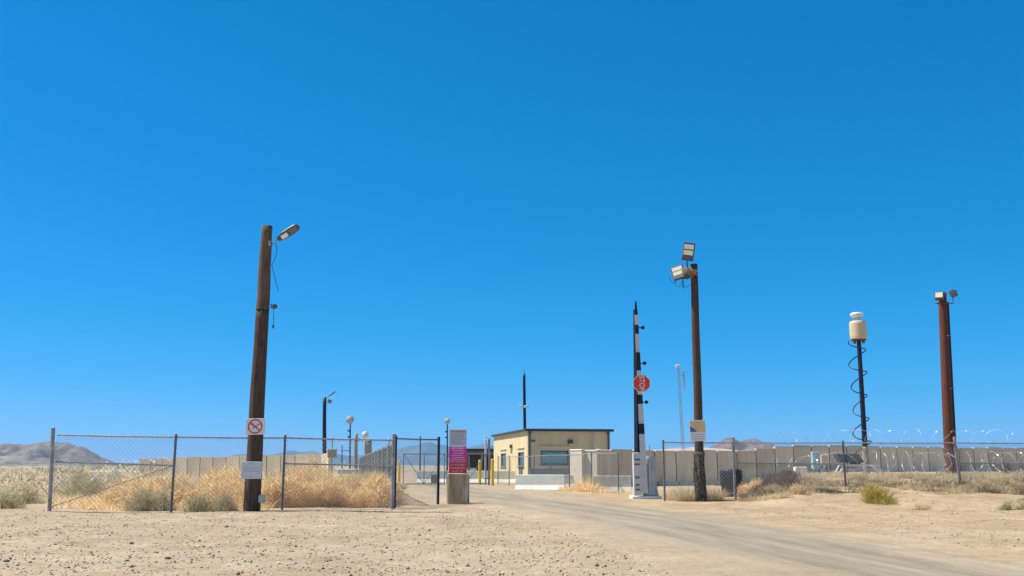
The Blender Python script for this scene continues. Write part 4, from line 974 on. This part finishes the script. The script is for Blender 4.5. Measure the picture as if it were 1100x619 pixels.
# golden tumbleweeds drifted against the left fence
prof = [(120, 512), (150, 510), (176, 514), (188, 509), (204, 512), (222, 505), (240, 501), (256, 508), (274, 511), (290, 505), (312, 497), (325, 491), (336, 492), (345, 500), (354, 508), (364, 511), (374, 508), (384, 513), (396, 509), (404, 506), (412, 512), (424, 524)]
parts = []
for i in range(180):
    px = RNG.uniform(118, 424); Y = RNG.uniform(33.6, 38.0) + (px - 118) / 306 * 1.6 + (.6 if px > 290 else 0)
    x = XY(px, Y); topz = P(px, interp(prof, px), 36).z; rr = RNG.uniform(.30, .55)
    front = (Y - 33.6) / 5.0
    z = RNG.uniform(.2, max(.3, (topz - rr * .85) * min(1, .5 + .85 * front)))
    if px < 185 and RNG.uniform() < .35: continue
    v, q_, ii = ball((x, Y, z), (rr, rr, rr * .85), 300, .0095, (.35, .8)); v[:, 2] = np.maximum(v[:, 2], .0)
    parts.append((v, q_, np.minimum(tints(ii.max() + 1, ii, .66, 1.35), 1.06) * (np.array([.72, .72, .76]) if RNG.uniform() < .16 else RNG.uniform(.84, 1.0))))
V, Q, T = join(parts); o = bpy.data.objects.new('tumbleweed_drift', np_mesh('tumbleweed_drift', V, Q, T, M['dry'])); C.objects.link(o); tag(o, 'drift of golden dry tumbleweeds piled behind the left fence', 'tumbleweeds', kind='stuff')
# low dry growth in front of and along the left fence
parts = []
for i in range(260):
    px = RNG.uniform(62, 300); Y = RNG.uniform(33.0, 50.0); x = XY(px, Y)
    v, q_, ii = tuft((x, Y, H(x, Y)), RNG.uniform(.15, .4), RNG.uniform(.25, .6), 90, .007); parts.append((v, q_, tints(ii.max() + 1, ii, .7, 1.25)))
V, Q, T = join(parts); o = bpy.data.objects.new('dry_grass', np_mesh('dry_grass', V, Q, T, M['dry'])); C.objects.link(o); tag(o, 'low golden dry grass behind the left end of the fence', 'grass', kind='stuff')

for px, Y, r, h, n, m, lab in (
    (155, 33.2, .55, .85, 1500, 'sage', 'larger grey green sagebrush at the left fence nearest its second post'),
    (178, 33.0, .42, .72, 1000, 'sage', 'smaller grey green sagebrush touching the second fence post'),
    (218, 32.6, .62, .62, 1300, 'sage', 'wide grey green sagebrush left of the lamp pole'),
    (245, 32.9, .40, .62, 900, 'sage', 'small sagebrush at the foot of the lamp pole'),
    (431, 62, .45, .45, 700, 'sage', 'small dark weed at the far side of the gateway by the yellow bollard'),
    (8, 35, .75, .75, 1300, 'sage', 'low sagebrush at the left edge before the plain'),
    (30, 39, .8, .8, 1300, 'sage', 'low sagebrush left of the fence end post'),
    (943, 36.2, .62, .66, 1900, 'yellow_bush', 'rounded yellow green bush on the sandy bank before the right fence'),
    (985, 33.2, .42, .20, 500, 'pale', 'flat dry tuft right of the yellow green bush'),
    (1077, 33.2, .27, .34, 600, 'sage', 'tiny round shrub near the right edge'),
    (1099, 33.2, .36, .46, 700, 'sage', 'small shrub cut by the right edge of the photo'),
    (858, 40.4, .55, .42, 800, 'pale', 'pale shrub below the dark brush pile on the bank'),
    (842, 38.6, .5, .26, 500, 'pale', 'low pale shrub on the bank right of the bin'),
    (108, 43, 1.0, 1.25, 1700, 'sage', 'tall grey green shrub behind the left fence under the razor coil'),
    (88, 45, .8, 1.3, 1500, 'sage', 'upright shrub behind the fence end post'),
    (136, 45, .9, 1.1, 1500, 'sage', 'grey shrub behind the middle of the first fence bay'),
    (801, 44.8, .5, .6, 1100, 'dry', 'rusty dry tumbleweed right of the black bin'),
    (812, 45.3, .5, .75, 1100, 'dry', 'dry tumbleweed leaning on the dark brush pile'),
    (1081, 50, .35, .7, 700, 'brown', 'brown dead weed before the far right wall panels')):
    plant('shrub', lab, 'shrub', px, Y, r, h, n, m, .0085, 'desert shrubs')
for px, Y, r, h, n, lab in (
    (736, 42.8, .5, .75, 700, 'pale grass clump left of the right lamp pole'), (763, 43, .45, .7, 600, 'pale grass clump between the right lamp pole and bin'),
    (722, 43.3, .35, .5, 350, 'low pale grass clump by the right fence end post'), (632, 55.5, .5, 1.05, 500, 'tall dry weed against the pale concrete panels'), (622, 56, .6, .4, 400, 'low dry grass at the foot of the pale concrete panels'),
    (645, 53.8, .5, .42, 350, 'dry grass left of the grey jersey barrier'), (672, 50.5, .5, .35, 300, 'dry grass between the grey jersey barrier and the gate arm'), (607, 58.5, .3, .4, 250, 'dry grass at the right end of the pale jersey barrier')):
    plant('grass_clump', lab, 'grass', px, Y, r, h, n, 'dry' if px < 690 else 'pale', .0085, 'dry grass clumps', 'tuft')
# dark brush pile and the berm growth on the right
parts = []
for i in range(16):
    px = RNG.uniform(812, 852); Y = RNG.uniform(43.8, 46.5); x = XY(px, Y); r = RNG.uniform(.25, .42)
    v, q_, ii = ball((x, Y, H(x, Y) + RNG.uniform(.05, .35)), (r, r, r * .6), 420, .009); parts.append((v, q_, tints(ii.max() + 1, ii, .5, 1.1)))
V, Q, T = join(parts); o = bpy.data.objects.new('brush_pile', np_mesh('brush_pile', V, Q, T, M['brown'])); C.objects.link(o); tag(o, 'dark dead brush piled behind the right fence', 'brush', kind='stuff')
def scatter(name, label, n, pxr, Yr, rr, hr, m, blades, w_, seed_tint=(.65, 1.25), cond=None):
    parts = []
    for i in range(n):
        px = RNG.uniform(*pxr); Y = RNG.uniform(*Yr); x = XY(px, Y)
        if abs(x - road_center(Y)) < 4.2: continue
        if cond and not cond(x, Y): continue
        v, q_, ii = tuft((x, Y, H(x, Y)), RNG.uniform(*rr), RNG.uniform(*hr), blades, w_, .8); parts.append((v, q_, tints(ii.max() + 1, ii, *seed_tint) * RNG.uniform(.75, 1.15)))
    V, Q, T = join(parts); o = bpy.data.objects.new(name, np_mesh(name, V, Q, T, M[m])); C.objects.link(o); tag(o, label, 'grass', kind='stuff')
scatter('dry_grass', 'straw coloured dry grass covering the bank behind the right fence', 620, (798, 1120), (40.5, 52), (.15, .4), (.15, .42), 'pale', 70, .008)
scatter('dead_weeds', 'brown dead weeds along the foot of the right fence', 110, (800, 1120), (41.5, 45), (.2, .45), (.12, .35), 'brown', 60, .009)
scatter('dead_weeds', 'dark dead twigs on the bank at the far right edge', 45, (1045, 1120), (40.5, 43.5), (.2, .45), (.12, .3), 'brown', 70, .01)
scatter('dead_weeds', 'dark dead twigs right of the bin below the brush pile', 40, (800, 870), (42, 45.5), (.2, .4), (.12, .32), 'brown', 70, .01)
scatter('sage_weeds', 'grey green low weeds mixed along the right fence', 70, (850, 1120), (41.0, 46), (.2, .4), (.15, .4), 'sage', 70, .009)
scatter('sparse_weeds', 'sparse tiny dry weeds on the roadside sand', 60, (700, 1120), (28, 41), (.05, .16), (.06, .18), 'pale', 26, .006)
scatter('sparse_weeds', 'sparse flattened dry weeds on the gravel left of the road', 60, (-10, 560), (24, 33), (.06, .25), (.03, .09), 'sage', 26, .006)
# left plain scrub (kept as one mass)
parts = []
for i in range(230):
    Y = 44 * math.exp(RNG.uniform(0, 2.6)); px = RNG.uniform(-60, 210) if RNG.uniform() < .8 else RNG.uniform(210, 440); x = XY(px, Y)
    if Y < 95 and px > 200: continue
    r = RNG.uniform(.35, .9) * (1 + Y / 300); v, q_, ii = ball((x, Y, H(x, Y) + r * .3), (r, r, r * .5), 60, .02 + Y * .00028, (.2, .5)); v[:, 2] = np.maximum(v[:, 2], 0)
    parts.append((v, q_, tints(ii.max() + 1, ii, .65, 1.25) * RNG.uniform(.75, 1.2)))
V, Q, T = join(parts); o = bpy.data.objects.new('plain_scrub', np_mesh('plain_scrub', V, Q, T, M['plain'])); C.objects.link(o); tag(o, 'low desert scrub dotting the plain below the left hill', 'scrub', kind='stuff')

# ------------------------------------------------------------------ stones
stone_m = vegmat('stone', (.50, .40, .29), .95, 0.0); rock_m = mat('dark_rock', (.15, .115, .085), .95, var=.35, scale=8, bump=.5)
def stones():
    base = np.array([(1, 0, 0), (-1, 0, 0), (0, 1, 0), (0, -1, 0), (0, 0, 1), (0, 0, -.6)], float); F = np.array([(0, 2, 4), (2, 1, 4), (1, 3, 4), (3, 0, 4), (2, 0, 5), (1, 2, 5), (3, 1, 5), (0, 3, 5)])
    V = []; Q = []; n = 42000; o = 0
    for i in range(n):
        Y = 9 + 25 * RNG.uniform() ** 1.3; px = RNG.uniform(-30, 1130); x = XY(px, Y); dr = abs(x - road_center(Y))
        if dr < 3.2 and RNG.uniform() < .93: continue
        if x > 5 and RNG.uniform() < .5: continue
        s = .005 + .016 * RNG.uniform() ** 3.5 + .022 * RNG.uniform() ** 14
        V.append(base * s * RNG.uniform(.6, 1.3, (6, 3)) + np.array([x, Y, H(x, Y) + s * .2])); Q.append(F + o); o += 6
    V = np.concatenate(V); Q = np.concatenate(Q); o = bpy.data.objects.new('gravel', np_mesh('gravel', V, Q, np.repeat(np.clip(RNG.uniform(.35, 1.5, (len(V) // 6, 1)) * (1 + RNG.normal(0, .07, (len(V) // 6, 3))), .1, 1.7), 6, 0), stone_m)); C.objects.link(o); tag(o, 'loose gravel scattered over the sandy foreground', 'gravel', kind='stuff')
stones()
for px, py, s, lab in ((187, 602, .06, 'dark rock nearest the bottom edge on the left gravel'), (147, 582, .05, 'dark rock on the gravel straight below the second fence post'), (247, 566, .05, 'dark rock on the gravel in front of the lamp pole'), (16, 604, .05, 'dark rock at the bottom left corner'), (175, 592, .035, 'small dark rock between two larger dark rocks'), (270, 587, .04, 'small dark rock right of the other dark rocks')):
    Y = D(py); x = XY(px, Y); mb = MB(); V = []
    rnd = random.Random(px)
    import bmesh
    bm = bmesh.new(); s *= .75; bmesh.ops.create_icosphere(bm, subdivisions=2, radius=s)
    for v in bm.verts: v.co *= 1 + .5 * noise.noise(v.co * 18 + Vector((px, 0, 0))); v.co.z *= .65; v.co.x *= 1.25
    me = bpy.data.meshes.new('rock'); bm.to_mesh(me); bm.free(); me.materials.append(rock_m); o = bpy.data.objects.new('rock', me); C.objects.link(o); o.location = (x, Y, H(x, Y) + s * .3); tag(o, lab, 'rock', 'dark rocks on the gravel')

# ------------------------------------------------------------------ haze
hz = MB().box((0, 9000, 203), (44000, 22000, 416)).build('haze', None, None); hz['kind'] = 'stuff'; hz['label'] = 'thin blue desert haze over the whole plain'; hz['category'] = 'haze'
hm = bpy.data.materials.new('haze'); hm.use_nodes = True; tn = hm.node_tree; tn.nodes.remove(tn.nodes['Principled BSDF'])
pv = tn.nodes.new('ShaderNodeVolumePrincipled'); pv.inputs['Color'].default_value = (.13, .56, 1.0, 1); pv.inputs['Density'].default_value = .000043; pv.inputs['Anisotropy'].default_value = 0.2
tn.links.new(pv.outputs[0], tn.nodes['Material Output'].inputs['Volume']); hz.data.materials.append(hm)
